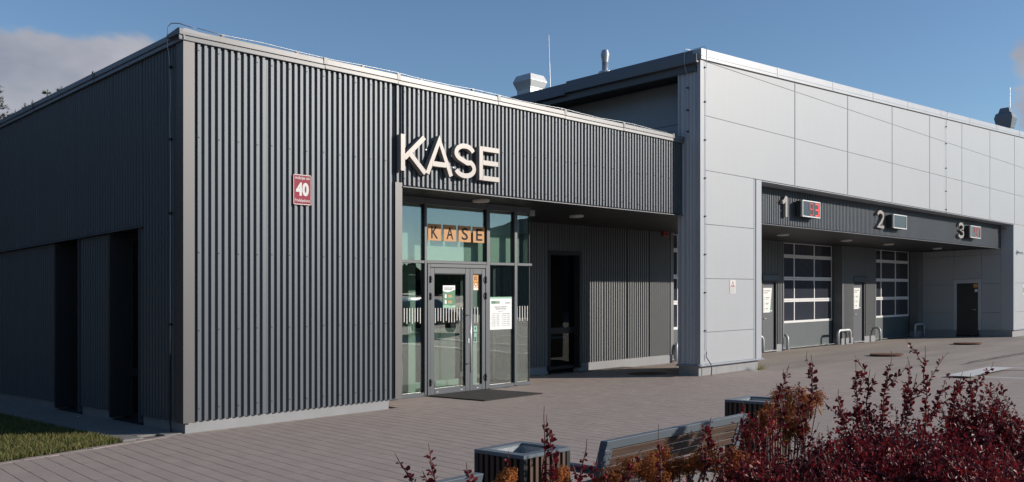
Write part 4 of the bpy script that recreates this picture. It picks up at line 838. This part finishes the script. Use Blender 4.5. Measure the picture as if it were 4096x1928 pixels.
u, w = uw(4066, 1008, VF); cctv(u, VF, w, .8, -.6, 'small security camera on the pale wall past the last bay'); u, w = uw(4020, 908, -.2); cctv(UR-.05, -.1, 4.1, -.5, -.5, 'security camera under the pale fascia in the far corner')
# roof ventilators
def roofw(u, v): return top_w(u)+.08
def vent(x, yb, d, half, prof, label, m):
    """box ventilator: x, yb pixel of the hood's foot, d distance, half = half width in pixels, prof = (width share, height px)"""
    u, v, base = at_depth(x, yb, d); k = d/F; hw = half*k/1.41; w = roofw(u, v)-.25; t = empty('roof_ventilator', (u, v, w), label, 'ventilator', 'box ventilators on the hall roof')
    MB().box(u-hw*.74, u+hw*.74, v-hw*.74, v+hw*.74, w, base).build('neck', m, t, (u, v, w)); b = MB()
    vs = [(u+sx*hw*r, v+sy*hw*r, base+h*k) for r, h in prof for sx, sy in ((-1, -1), (1, -1), (1, 1), (-1, 1))]
    b.add(vs, [(0, 3, 2, 1)]+[(i*4+j, i*4+(j+1) % 4, i*4+4+(j+1) % 4, i*4+4+j) for i in range(len(prof)-1) for j in range(4)]+[tuple(range(len(vs)-4, len(vs)))]); b.build('hood', m, t, (u, v, base), bevel=.008)
    MB().box(u-hw*.8, u+hw*.8, v-hw*.8, v+hw*.8, base-.02, base+.004).build('collar', m, t, (u, v, base)); return u, v
vent(2120, 358, proj(11.75, 5.3, 7)[2], 70, [(.80, 0), (1.0, 27), (.80, 52), (.78, 53)], 'wide pale box ventilator on the roof by the thin rod', 'galv_paint')
for vv in [x*.25 for x in range(4, 40)]:
    q = on(4022, 525, 'v', vv)
    if q[2] > roofw(q[0], vv)+.1: break
vent(4022, 512, proj(*q)[2], 47, [(.80, 0), (.82, 6), (1.0, 37), (.86, 55), (.62, 60), (.50, 76), (.42, 79)], 'dark box ventilator far along the pale hall roof', 'coping_dark')
q2 = at_depth(4040, 400, proj(q[0]+.6, q[1]+.5, 8)[2]); t = empty('antenna_rod', (q2[0], q2[1], q2[2]-1.5), 'thin rod behind the dark box ventilator', 'antenna'); MB().tube([(q2[0], q2[1], q2[2]-1.8), (q2[0], q2[1], q2[2]+.55)], .012, 6).build('rod', 'galv', t, (q2[0], q2[1], q2[2]-1.8))
dd_ = proj(11.75, 5.9, 7)[2]; q = at_depth(2203, 350, dd_); q3 = at_depth(2195, 140, dd_); qm = at_depth(2198, 250, dd_)
t = empty('antenna_rod', (q[0], q[1], q[2]-.4), 'tall thin lightning rod beside the pale box ventilator', 'antenna'); MB().tube([(q[0], q[1], q[2]-.5), qm], .016, 6).build('rod', 'galv', t, (q[0], q[1], q[2]-.4)); MB().tube([qm, q3], .009, 6).build('rod_tip', 'galv', t, qm)
dd_ = proj(12.1, 2.75, 7)[2]; q = at_depth(2420, 288, dd_); k = dd_/F; u, v, w = q[0], q[1], q[2]; t = empty('flue_pipe', (u, v, w-.3), 'round galvanised flue with conical cap on the hall roof', 'chimney')
MB().lathe((u, v, w), [(27*k, -.03), (27*k, .0), (10*k, 6*k)], 20).build('flashing', 'galv', t, (u, v, w)); MB().tube([(u, v, w-.5), (u, v, w+44*k)], 12.5*k, 18).build('pipe', 'galv', t, (u, v, w), smooth=True)
MB().lathe((u, v, w+38*k), [(12.8*k, 0), (17.5*k, 26*k), (18*k, 30*k), (13*k, 48*k), (11*k, 49*k)], 20).build('cap', 'galv', t, (u, v, w+.3), smooth=False)
# grass tuft at the foot of the pale wall
u, v, _ = on(3040, 1478, 'w', -.045); b = MB()
for i in range(160):
    x, y = u+gr.gauss(0, .12), v-abs(gr.gauss(0, .05)); h = gr.uniform(.05, .2); a = gr.uniform(0, 6.28); lx, ly = gr.gauss(0, .05), gr.gauss(0, .05); e = .004
    b.add([(x-e, y, -.05), (x+e, y, -.05), (x+lx, y+ly, -.05+h)], [(0, 1, 2)])
tag(b.build('grass_tuft', 'grass', None, (u, v, -.05)), 'tuft of weedy grass at the foot of the pale wall', 'weeds')
# ================================================================ benches and litter bins
def bench(uL, uR, vt, label):
    zb = g(uL); t = empty('park_bench', ((uL+uR)/2, vt+.2, zb), label, 'bench', 'benches along the planting bed')
    fv = lambda w: vt+(.76-w)*.30            # line of the leaning back
    fb = MB()
    def sl(b, u0, u1, wa, wb, th, off=0):     # slab lying along the back plane
        b.add([(u0, fv(wa)+off-th, wa), (u1, fv(wa)+off-th, wa), (u1, fv(wa)+off+th, wa), (u0, fv(wa)+off+th, wa), (u0, fv(wb)+off-th, wb), (u1, fv(wb)+off-th, wb), (u1, fv(wb)+off+th, wb), (u0, fv(wb)+off+th, wb)], [(0, 3, 2, 1), (4, 5, 6, 7), (0, 1, 5, 4), (1, 2, 6, 5), (2, 3, 7, 6), (3, 0, 4, 7)]); return b
    br = sl(MB(), uL, uR, .712, .762, .024).build('back_rail', 'bench_steel', t, ((uL+uR)/2, vt, .71), bevel=.003)
    for u in (uL, uR-.05):
        p = sl(MB(), u+.0005, u+.0495, .40, .711, .023).build('back_post', 'bench_steel', t, (u, vt, .4), bevel=.003)
        s = u+.05 if u == uL else u-.03; pl = sl(MB(), s, s+.03, .565, .709, .003, -.012).build('fixing_plate', 'bench_steel', p, (s, vt, .57))
        for w in (.685, .655, .60, .58): MB().tube([(s+.015, fv(w)-.015, w), (s+.015, fv(w)-.019, w)], .0045, 6).build('rivet', 'rust', pl, (s, fv(w), w))
    for w in (.6635, .6155, .5675): sl(MB(), uL+.052, uR-.052, w, w+.042, .011).build('back_slat', 'timber', t, ((uL+uR)/2, vt, w), bevel=.004)
    for k in range(5):
        v0 = vt+.115+k*.062; MB().box(uL+.03, uR-.03, v0, v0+.054, .405+.006*(k == 0), .43+.004*k).build('seat_slat', 'timber', t, ((uL+uR)/2, v0, .41), bevel=.004)
    for u in (uL, uR-.05):
        MB().box(u, u+.05, vt+.06, vt+.43, .355, .403).build('seat_frame', 'bench_steel', t, (u, vt, .36), bevel=.003)
        lg = MB().box(u+.001, u+.049, vt+.385, vt+.425, zb, .354).build('leg', 'bench_steel', t, (u, vt+.4, zb), bevel=.003); MB().box(u+.001, u+.049, vt+.065, vt+.105, zb, .354).build('leg', 'bench_steel', t, (u, vt+.08, zb), bevel=.003)
    b = MB(); b.box(uL+.002, uL+.048, vt+.07, vt+.40, .572, .612); b.box(uL+.002, uL+.048, vt+.36, vt+.40, .404, .571); b.build('armrest', 'bench_steel', t, (uL, vt+.2, .4), bevel=.003)
    return t
q0, q1 = on(2435, 1768.7, 'w', .76), on(2961, 1653.5, 'w', .76); bench(q0[0], q1[0], (q0[1]+q1[1])/2, 'steel framed timber slat bench between the two litter bins')
q = on(1921, 1893, 'w', .76); bench(q[0]-1.5, q[0], q[1], 'steel framed bench before the red shoots, its rail end beside a bin')
def bin_(pts, label):
    cu = sum(p[0] for p in pts)/4; cv = sum(p[1] for p in pts)/4; h = .18; z = g(cu); T = .75; t = empty('litter_bin', (cu, cv, z), label, 'bin', 'square litter bins beside the benches')
    b = MB(); i = .055
    for q in ((-h, h, -h, -h+i), (-h, h, h-i, h), (-h, -h+i, -h+i, h-i), (h-i, h, -h+i, h-i)): b.box(cu+q[0], cu+q[1], cv+q[2], cv+q[3], T-.02, T)
    b.build('top_frame', 'bench_steel', t, (cu, cv, T), bevel=.002)
    b = MB().box(cu-h+.01, cu+h-.01, cv-h+.01, cv+h-.01, z, z+.03); b.build('base', 'bin_black', t, (cu, cv, z))
    for sx, sy in ((-1, -1), (1, -1), (1, 1), (-1, 1)): MB().box(cu+sx*h-(.03 if sx > 0 else 0), cu+sx*h+(.03 if sx < 0 else 0), cv+sy*h-(.03 if sy > 0 else 0), cv+sy*h+(.03 if sy < 0 else 0), z+.03, T-.0205).build('post', 'bin_black', t, (cu+sx*h, cv+sy*h, z), bevel=.002)
    for k in range(7):
        c = -h+.055+k*.0416
        MB().box(cu+c, cu+c+.021, cv-h+.006, cv-h+.022, z+.05, T-.021).build('slat', 'timber_v', t, (cu+c, cv-h, z)); MB().box(cu-h+.006, cu-h+.022, cv+c, cv+c+.021, z+.05, T-.021).build('slat', 'timber_v', t, (cu-h, cv+c, z))
        MB().box(cu+c, cu+c+.021, cv+h-.022, cv+h-.006, z+.05, T-.021).build('slat', 'timber_v', t, (cu+c, cv+h, z)); MB().box(cu+h-.022, cu+h-.006, cv+c, cv+c+.021, z+.05, T-.021).build('slat', 'timber_v', t, (cu+h, cv+c, z))
    a, s = .122, .004; b = MB(); b.box(cu-a, cu+a, cv-a, cv-a+s, z+.06, T-.012).box(cu-a, cu+a, cv+a-s, cv+a, z+.06, T-.012).box(cu-a, cu-a+s, cv-a, cv+a, z+.06, T-.012).box(cu+a-s, cu+a, cv-a, cv+a, z+.06, T-.012).box(cu-a, cu+a, cv-a, cv+a, z+.05, z+.06)
    bk = b.build('bucket', 'zinc', t, (cu, cv, z)); box('latch', 'steel', (cu-a+.004, cu-a+.014, cv-.05, cv+.07, T-.06, T-.03), bk)
    l = .166; b = MB().box(cu-l, cu+l, cv-l, cv-l+.003, z+.04, T-.03).box(cu-l, cu+l, cv+l-.003, cv+l, z+.04, T-.03).box(cu-l, cu-l+.003, cv-l+.003, cv+l-.003, z+.04, T-.03).box(cu+l-.003, cu+l, cv-l+.003, cv+l-.003, z+.04, T-.03); 
    l = .155; b = MB().box(cu-l, cu+l, cv-l, cv-l+.003, z+.04, T-.03).box(cu-l, cu+l, cv+l-.003, cv+l, z+.04, T-.03).box(cu-l, cu-l+.003, cv-l+.003, cv+l-.003, z+.04, T-.03).box(cu+l-.003, cu+l, cv-l+.003, cv+l-.003, z+.04, T-.03); b.build('inner_shell', 'bin_black', t, (cu, cv, z))
bin_([on(x, y, 'w', .75) for x, y in ((1930, 1794), (2090, 1827), (2247, 1790), (2090, 1760))], 'square slatted litter bin with open galvanised bucket between the two benches')
bin_([on(x, y, 'w', .75) for x, y in ((2914, 1597), (3060, 1613), (3150, 1592), (3000, 1579))], 'square slatted litter bin behind the bench, half hidden by brown hydrangea heads')
# planting bed
b = MB(); b.add([(-9, -10.1, -.01), (6, -10.1, -.01), (6, -7.95, -.01), (-9, -7.95, -.01)], [(0, 1, 2, 3)]); bed = struct(b.build('planting_bed', 'soil', None, (-1, -9, 0)))

# ================================================================ shrubs
pr = random.Random(11)
def leaf(b, p, d, up, L, W, fold=.25):
    """small obovate leaf: stalk at p, pointing along d"""
    d = d.normalized(); s = d.cross(up)
    if s.length < 1e-3: s = d.orthogonal()
    s.normalize(); n = s.cross(d)
    q = [p, p+d*L*.55+s*W*.5+n*W*fold, p+d*L*.9+s*W*.28+n*W*fold*.4, p+d*L, p+d*L*.9-s*W*.28+n*W*fold*.4, p+d*L*.55-s*W*.5+n*W*fold]
    b.add(q, [(0, 1, 2, 3), (0, 3, 4, 5)])
def rvec(k=1): return Vector((pr.gauss(0, k), pr.gauss(0, k), pr.gauss(0, k)))
def shoot(bt, bl, p0, p1, bow, r0, leaves, l0=.25, size=.022, bare=.9, twigs=0):
    p0, p1 = Vector(p0), Vector(p1); L = (p1-p0).length; side = rvec().cross(p1-p0).normalized()*bow*L; n = max(6, int(L/.05)); pts = []
    for i in range(n+1):
        t = i/n; pts.append(p0.lerp(p1, t)+side*math.sin(math.pi*t)*(1-.3*t)+rvec(.004))
    bt.tube([tuple(q) for q in pts], [r0*(1-.8*i/n)+.0006 for i in range(n+1)], 4)
    for k in range(leaves):
        t = l0+(bare-l0)*(k+pr.random())/leaves; i = min(n-1, int(t*n)); q = pts[i].lerp(pts[i+1], t*n-i); ax = (pts[i+1]-pts[i]).normalized()
        out = rvec(); out = (out-ax*out.dot(ax)).normalized(); d = out*.8+ax*pr.uniform(.1, .9); s = size*pr.uniform(.65, 1.25)*(1.15-.55*max(0, (t-.6)/.4))
        for j in range(1 if pr.random() < .55 else 2): leaf(bl, q+rvec(.002), (d+rvec(.25)), out+ax*.3+Vector((0, 0, .6)), s, s*.62)
    for k in range(twigs):
        t = pr.uniform(.3, .85); i = min(n-1, int(t*n)); q = pts[i]; ax = (pts[min(i+2, n)]-pts[i]).normalized(); o = rvec(); o = (o-ax*o.dot(ax)).normalized()
        shoot(bt, bl, q, q+(o*.7+ax*.8+Vector((0, 0, .3))).normalized()*pr.uniform(.08, .22), .08, r0*.5, pr.randint(6, 14), .1, size*.9, .85)
    return pts
def barberry(name, base, top, spread, nst, label, tall=(), size=.025, lv=46, low=.35):
    """base (u,v), top height, spread radius; tall: pixel tips of long shoots with their distance"""
    u, v = base; z = g(u); t = empty(name, (u, v, z), label, 'shrub', 'dark red barberry shrubs in the bed'); bt, bl = MB(), MB()
    for i in range(int(nst*1.5)):
        a = pr.uniform(0, 6.283); r = spread*math.sqrt(pr.random()); h = z+(top-z)*(1-.38*(r/spread)**2)*pr.uniform(.72, 1.04)
        p1 = (u+r*math.cos(a)+pr.gauss(0, .05), v+r*math.sin(a)+pr.gauss(0, .05), h); k = low; p0 = (u+(p1[0]-u)*.45+pr.gauss(0, .03), v+(p1[1]-v)*.45+pr.gauss(0, .03), z+(h-z)*k*pr.uniform(.4, 1))
        shoot(bt, bl, p0, p1, pr.uniform(.05, .22), .0035, int(lv*1.25), .02, size*1.08, .98, 7)
    sd_ = Vector((pr.uniform(0, 50), pr.uniform(0, 50), 0)); hh = (top-z)
    for i in range(int(nst*(190 if lv > 40 else 60))):
        n = rvec().normalized(); n.z = abs(n.z)
        m = 1+.45*noise.noise(n*2.6+sd_)+.22*noise.noise(n*7+sd_)
        r = m*pr.random()**.33*.98
        p = Vector((u+n.x*spread*1.12*r, v+n.y*spread*1.12*r, z+.12*hh+n.z*hh*.80*r))
        s_ = size*pr.uniform(.7, 1.25); leaf(bl, p, n*.5+rvec(.6), Vector((0, 0, 1))+rvec(.4), s_, s_*.62)
    for (x, y, d, xb, ln) in tall:
        p1 = Vector(at_depth(x, y, d)); q = at_depth(xb, y+ln*(1 if lv > 40 else 1.25), d+pr.uniform(-.05, .12)); shoot(bt, bl, q, p1, .05, .004, int(ln*(.14 if lv > 40 else .11))+5, .05, size*1.05, .82, 2 if lv > 40 else 0)
    bt.build('branches', 'twig', t, (u, v, z)); bl.build('foliage', 'barberry', t, (u, v, z), kind='stuff', smooth=False); return t
def bxy(x, d): q = at_depth(x, 1700, d); return q[0], q[1]
def wtop(x, y, d): return at_depth(x, y, d)[2]
barberry('barberry_shrub', bxy(3560, 4.75), wtop(3560, 1590, 4.75), .42, 60, 'tall dense dark red shrub with long upright shoots before the road marking', [(3424, 1455, 4.6, 3440, 260), (3481, 1479, 4.7, 3470, 230), (3564, 1409, 4.7, 3530, 300), (3634, 1430, 4.8, 3600, 280), (3696, 1382, 4.7, 3700, 330), (3350, 1560, 4.5, 3390, 180), (3777, 1523, 4.8, 3690, 200), (3670, 1500, 4.7, 3620, 200)])
barberry('barberry_shrub', bxy(3930, 5.0), wtop(3930, 1560, 5.0), .34, 46, 'rounded dark red shrub with thin bare twig tips, past the long shoots', [(3849, 1487, 4.9, 3790, 240), (3883, 1494, 5.0, 3900, 200), (3985, 1580, 5.0, 3940, 150), (4050, 1600, 5.0, 3980, 160)])
barberry('barberry_shrub', bxy(4210, 4.7), wtop(4210, 1630, 4.7), .38, 36, 'dark red shrub cut off by the frame beside the rounded one', [(4085, 1665, 4.6, 4130, 150)])
barberry('barberry_shrub', bxy(3330, 4.35), wtop(3330, 1660, 4.35), .36, 54, 'wide dark red shrub pressed against the brown hydrangea heads', [(3249, 1415, 4.6, 3230, 260), (3106, 1533, 4.4, 3150, 190), (3200, 1600, 4.4, 3215, 200)])
barberry('barberry_shrub', bxy(3740, 4.05), wtop(3740, 1735, 4.05), .44, 74, 'low dense mass of dark red leaves in front of the tall shrub')
barberry('barberry_shrub', bxy(3080, 3.95), wtop(3080, 1760, 3.95), .30, 40, 'low dark red shrub before the end of the bench', [(3032, 1646, 4.2, 3050, 240), (2973, 1630, 4.2, 3000, 240), (2841, 1669, 4.1, 2810, 260)])
barberry('barberry_shrub', bxy(4130, 4.15), wtop(4130, 1700, 4.15), .38, 50, 'dark red shrub at the end of the bed by the cut off one')
barberry('barberry_shrub', bxy(2760, 3.75), wtop(2760, 1905, 3.75), .22, 9, 'sparse dark red shrub before the bench back', [(2635, 1701, 3.9, 2630, 260), (2560, 1800, 3.8, 2480, 170), (2870, 1750, 3.9, 2900, 190)], size=.022, lv=20)
barberry('barberry_shrub', bxy(2330, 3.7), wtop(2330, 1960, 3.7), .20, 10, 'thin dark red shoots growing before the bench armrest', [(2348, 1763, 3.8, 2300, 200), (2393, 1830, 3.8, 2330, 140), (2290, 1855, 3.7, 2320, 110), (2440, 1870, 3.7, 2410, 110)], size=.023, lv=18)
barberry('barberry_shrub', bxy(2130, 3.6), wtop(2130, 1990, 3.6), .16, 8, 'dark red shoots rising across the slatted bin', [(2179, 1623, 3.7, 2140, 330), (2185, 1660, 3.7, 2210, 290), (2027, 1805, 3.7, 2040, 150), (2215, 1830, 3.6, 2180, 130)], size=.024, lv=20)
barberry('barberry_shrub', bxy(1760, 3.6), wtop(1760, 2010, 3.6), .18, 6, 'few arching dark red shoots alone before the paving', [(1578, 1813, 3.7, 1690, 170), (1716, 1774, 3.7, 1760, 190), (1859, 1848, 3.7, 1920, 130), (1697, 1885, 3.7, 1720, 90)], size=.024, lv=18)
barberry('barberry_shrub', bxy(3420, 3.62), wtop(3420, 1850, 3.62), .34, 40, 'lowest dark red shrub at the front of the bed')
barberry('barberry_shrub', bxy(3950, 3.62), wtop(3950, 1830, 3.62), .36, 42, 'low dark red shrub between the dense mass and the bed end')
barberry('barberry_shrub', bxy(2960, 3.55), wtop(2960, 1905, 3.55), .24, 22, 'small dark red shrub in front of the row of hydrangea heads')
def hydrangea(name, d, heads, label):
    q0 = at_depth(heads[0][0], heads[0][1], d); z = g(q0[0]); t = empty(name, (q0[0], q0[1], z), label, 'hydrangea', 'faded hydrangeas among the red shrubs'); bs = MB()
    ex = [(x+pr.choice((-1, 1))*rp*pr.uniform(.9, 1.6), y+rp*pr.uniform(.1, 1.3), rp*pr.uniform(.75, 1.05)) for x, y, rp in heads]
    for (x, y, rp) in heads+ex:
        dd = d+pr.uniform(-.12, .15); c = Vector(at_depth(x, y, dd)); r = rp*1.3*dd/F; b = MB()
        bs.tube([(q0[0]+pr.gauss(0, .08), q0[1]+pr.gauss(0, .08), z+.1), tuple(c.lerp(Vector((q0[0], q0[1], z)), .4)+rvec(.02)), tuple(c)], .003, 4)
        for k in range(430):
            n = rvec().normalized(); n.z *= 1.15; p = c+n*r*(.72+.55*noise.noise(n*2.3+c*9))*(pr.random()**.3)*pr.uniform(.9, 1.1)*1.25; ax = (n+rvec(.5)).normalized(); o = ax.orthogonal().normalized(); o2 = ax.cross(o); s = pr.uniform(.005, .0085)
            ph = pr.uniform(0, 1.5)
            for m_ in range(2):
                a = ph+m_*1.57; e = o*math.cos(a)+o2*math.sin(a); f = ax.cross(e); b.add([p-e*s+ax*s*.3, p+f*s*.35, p+e*s+ax*s*.3, p-f*s*.35], [(0, 1, 2, 3)])
        b.build('flower_head', 'hydrangea', t, tuple(c))
    bs.build('stems', 'twig', t, (q0[0], q0[1], z))
    lf = MB()
    for k in range(10):
        x, y, rp = pr.choice(heads); p = Vector(at_depth(x+pr.gauss(0, rp), y+rp+abs(pr.gauss(0, rp)), d)); leaf(lf, p, rvec()+Vector((0, 0, -.2)), Vector((0, 0, 1)), pr.uniform(.04, .07), .03, .1)
    lf.build('leaves', 'hydrangea_leaf', t, (q0[0], q0[1], z))
hydrangea('hydrangea_bush', 5.4, [(3150, 1581, 27), (3199, 1579, 29), (3272, 1592, 24), (3180, 1640, 26), (3230, 1645, 24)], 'upright cluster of orange brown hydrangea heads before the far bin')
hydrangea('hydrangea_bush', 4.7, [(3080, 1640, 26), (3122, 1676, 32), (3070, 1690, 24), (3010, 1715, 20), (3190, 1705, 24), (3150, 1725, 24)], 'brown hydrangea heads tucked between the far bin and red shrubs')
hydrangea('hydrangea_bush', 4.35, [(2652, 1812, 30), (2640, 1860, 32), (2836, 1812, 34), (2920, 1825, 33), (2720, 1856, 26), (2780, 1845, 24), (2870, 1855, 33), (2945, 1880, 30), (2690, 1890, 32), (2980, 1850, 26), (2590, 1895, 30), (3010, 1915, 28)], 'row of orange brown hydrangea heads before the bench seat')
hydrangea('hydrangea_bush', 4.1, [(2489, 1892, 44), (2522, 1862, 26), (2595, 1880, 36), (2450, 1915, 30), (2251, 1897, 25), (2245, 1925, 22)], 'rounded golden brown hydrangea heads at the left end of the bench seat')
hydrangea('hydrangea_bush', 3.7, [(2038, 1907, 26), (2020, 1935, 24)], 'small golden hydrangea head in front of the slatted bin')

# ================================================================ conifers behind the office
def conifer(x, y, v, label, hgt=None, wide=.16):
    u, _, w = on(x, y, 'v', v); t = empty('pine_tree', (u, v, -.05), label, 'tree', 'conifers behind the office'); H = w
    MB().tube([(u, v, -.3), (u+.05, v, H*.5), (u, v, H-.1)], [.22, .14, .02], 8).build('trunk', 'bark', t, (u, v, 0)); b = MB(); lm = MB(); h = 2.
    while h < H-.15:
        L = max(.18, (H-h)*wide*pr.uniform(.8, 1.25)+.12)
        for k in range(6):
            a = pr.uniform(0, 6.283); d = Vector((math.cos(a), math.sin(a), pr.uniform(.0, .35))).normalized(); e = Vector((u, v, h))+d*L
            lm.tube([(u, v, h), tuple(Vector((u, v, h)).lerp(e, .5)+Vector((0, 0, -.04*L))), tuple(e)], [.02, .012, .005], 4)
            n = int(5+L*9)
            for j in range(n):
                p = Vector((u, v, h)).lerp(e, .25+.8*(j+pr.random())/n)+rvec(.05*L+.02)
                for m_ in range(5):
                    q = (d*.6+rvec(.6)+Vector((0, 0, .35))).normalized()*pr.uniform(.09, .2); s = q.orthogonal().normalized()*.018; b.add([p-s, p+q, p+s], [(0, 1, 2)])
        h += pr.uniform(.22, .42)
    for m_ in range(40):
        p = Vector((u, v, H-pr.random()*.5)); q = (rvec(.5)+Vector((0, 0, .6))).normalized()*pr.uniform(.08, .18); s = q.orthogonal().normalized()*.016; b.add([p-s, p+q, p+s], [(0, 1, 2)])
    lm.build('limbs', 'bark', t, (u, v, 0)); b.build('crown', 'pine', t, (u, v, 0), kind='stuff')
conifer(-28, 318, 30, 'big ragged pine at the far end of the dark wall', wide=.26); conifer(189, 360, 42, 'narrow pine tip above the dark parapet'); conifer(246, 347, 40, 'lone pine tip nearest the dark corner over the parapet', wide=.12)
conifer(130, 404, 43, 'short bushy pine top beside the narrow tip', wide=.2); conifer(100, 414, 41, 'broad low pine top between the big pine and the bushy one', wide=.24); conifer(62, 443, 40, 'lowest pine top next to the big ragged pine', wide=.16)

b = MB(); wr = random.Random(9)  # unseen conifer belts, added to block sky light from the office's left wall
for i in range(9000):
    u = wr.uniform(-75, 1.5); v = 36+.175*(-u)+wr.gauss(0, 3); top = 13.5+2.2*math.sin(u*.6)+1.5*math.sin(u*1.7); h = top*wr.random()**.8; s = wr.uniform(.5, 1.3)*(1.15-h/top*.7); a = wr.uniform(0, 3.14); c, e = math.cos(a)*s, math.sin(a)*s
    b.add([(u-c, v-e, h-s*.6), (u+c, v+e, h-s*.5), (u+c*.4, v+e*.5, h+s*.4), (u+wr.gauss(0, .2), v, h+s*1.3), (u-c*.5, v-e*.4, h+s*.3)], [(0, 1, 2, 3, 4)])
for i in range(11000):
    v = wr.uniform(-4, 42); u = -20+wr.gauss(0, 2); top = 14+2.2*math.sin(v*.6)+1.5*math.sin(v*1.7); h = top*wr.random()**.8; s = wr.uniform(.6, 1.4)*(1.15-h/top*.7); a = wr.uniform(0, 3.14); c, e = math.cos(a)*s, math.sin(a)*s
    b.add([(u-c, v-e, h-s*.6), (u+c, v+e, h-s*.5), (u+c*.4, v+e*.5, h+s*.4), (u, v+wr.gauss(0, .2), h+s*1.3), (u-c*.5, v-e*.4, h+s*.3)], [(0, 1, 2, 3, 4)])
tag(b.build('shading_wood', 'forest', None, (-20, 30, 0), kind='stuff'), 'unseen conifer wood beyond the lawn and pines, added to shade the dark left wall', 'wood')
# ================================================================ across the yard (seen mirrored in the glass)
def car(cu, cv, ang, label):
    z = g(cu)-.045; t = bpy.data.objects.new('parked_car', None); C.objects.link(t); put(t, S(cu, cv, -.05)); tag(t, label, 'car'); t.rotation_euler = (0, 0, ang)
    prof = [(-2.1, .32), (-2.12, .62), (-2.0, .82), (-1.15, .93), (-.45, 1.38), (.75, 1.45), (1.55, 1.25), (1.95, .95), (2.08, .75), (2.08, .32)]
    b = MB(); n = len(prof)
    for s, k in ((-1, 1), (1, 1)): pass
    vs = []
    for (x, zz) in prof:
        wd = .86 if zz < .95 else .86-(zz-.93)*.42
        vs += [(x, -wd, zz), (x, wd, zz)]
    b.add(vs, [(2*i, 2*i+1, 2*i+3, 2*i+2) for i in range(n-1)]+[tuple(range(0, 2*n, 2)), tuple(range(1, 2*n, 2))[::-1], (2*n-2, 2*n-1, 1, 0)])
    def add(mb, nm, m, **k): o = mb.build(nm, m, None, (0, 0, 0), shear=False, **k); o.parent = t; o.location = (0, 0, 0); return o
    add(b, 'body', 'car_paint', bevel=.05, smooth=True)
    for s in (-1, 1):
        b = MB(); b.add([(-.95, s*.868, .96), (1.35, s*.868, .98), (.72, s*.70, 1.36), (-.36, s*.70, 1.32)], [(0, 1, 2, 3) if s < 0 else (3, 2, 1, 0)]); add(b, 'window', 'car_glass')
        for x in (-1.35, 1.3):
            b = MB().tube([(x, s*.66, .32), (x, s*.875, .32)], .32, 22); w_ = add(b, 'wheel', 'tyre'); b = MB().tube([(x, s*.84, .32), (x, s*.885, .32)], .2, 14); r_ = b.build('rim', 'rim', None, (0, 0, 0), shear=False); r_.parent = w_; r_.location = (0, 0, 0)
        b = MB().box(-2.11, -1.95, s*.62-.14, s*.62+.14, .62, .74); add(b, 'headlight', 'white_rail', bevel=.02); b = MB().box(1.97, 2.1, s*.66-.12, s*.66+.12, .72, .88); add(b, 'tail_light', 'red_light', bevel=.02)
    b = MB(); b.add([(-1.12, -.72, .955), (-1.12, .72, .955), (-.5, .62, 1.355), (-.5, -.62, 1.355)], [(3, 2, 1, 0)]); add(b, 'windscreen', 'car_glass')
car(18.3, -15.3, math.atan2(.41, -.91), 'dark hatchback parked across the yard, mirrored in the entrance glass')
wh = empty('warehouse', (62, -34, 0), 'long grey shed with a shallow roof, mirrored in the entrance glass', 'building')
b = MB().box(50, 85, -47, -22, -1, 6.3); b.build('wall', 'clad', wh, (62, -34, 0)); b = MB(); b.prism([(-47.4, 6.3), (-21.6, 6.3), (-34.5, 8.2)], 49.6, 85.4, lambda p, h: (h, p[0], p[1])); b.build('roof', 'coping_dark', wh, (62, -34, 6.3))
for k in range(5): box('door', 'door_panel', (49.9, 49.99, -45+k*4.6, -42+k*4.6, -1, 3.6), wh)
for k in range(2): MB().tube([(54+8*k, -30, 6.5), (54+8*k, -30, 9.2)], .25, 10).build('flue', 'galv', wh, (54+8*k, -30, 7))
b = MB(); fr_ = random.Random(5)
for i in range(5200):
    u = fr_.uniform(-190, 330); v = -150+(.25*abs(u-60))+fr_.gauss(0, 5); h = fr_.uniform(.2, 1)*(5.2+1.6*math.sin(u*.13)+1.1*math.sin(u*.41)); s = fr_.uniform(.8, 1.9); a = fr_.uniform(0, 3.14); c, e = math.cos(a)*s, math.sin(a)*s
    b.add([(u-c, v-e, h-s*.8), (u+c*.9, v+e, h-s*.7), (u+c*.6, v+e*.7, h+s*.5), (u+fr_.gauss(0, .3), v, h+s*1.1), (u-c*.8, v-e*.6, h+s*.4)], [(0, 1, 2, 3, 4)])
fo = b.build('far_wood', 'forest', None, (60, -140, 0), kind='stuff'); tag(fo, 'dark strip of autumn woodland far across the yard, mirrored in the glass', 'wood')
b = MB(); b.add([(-60, -60, -.03), (120, -60, -.03), (120, -40, -.03), (-60, -40, -.03)], [(0, 1, 2, 3)]); struct(b.build('verge', 'grass', None, (0, -50, 0)))
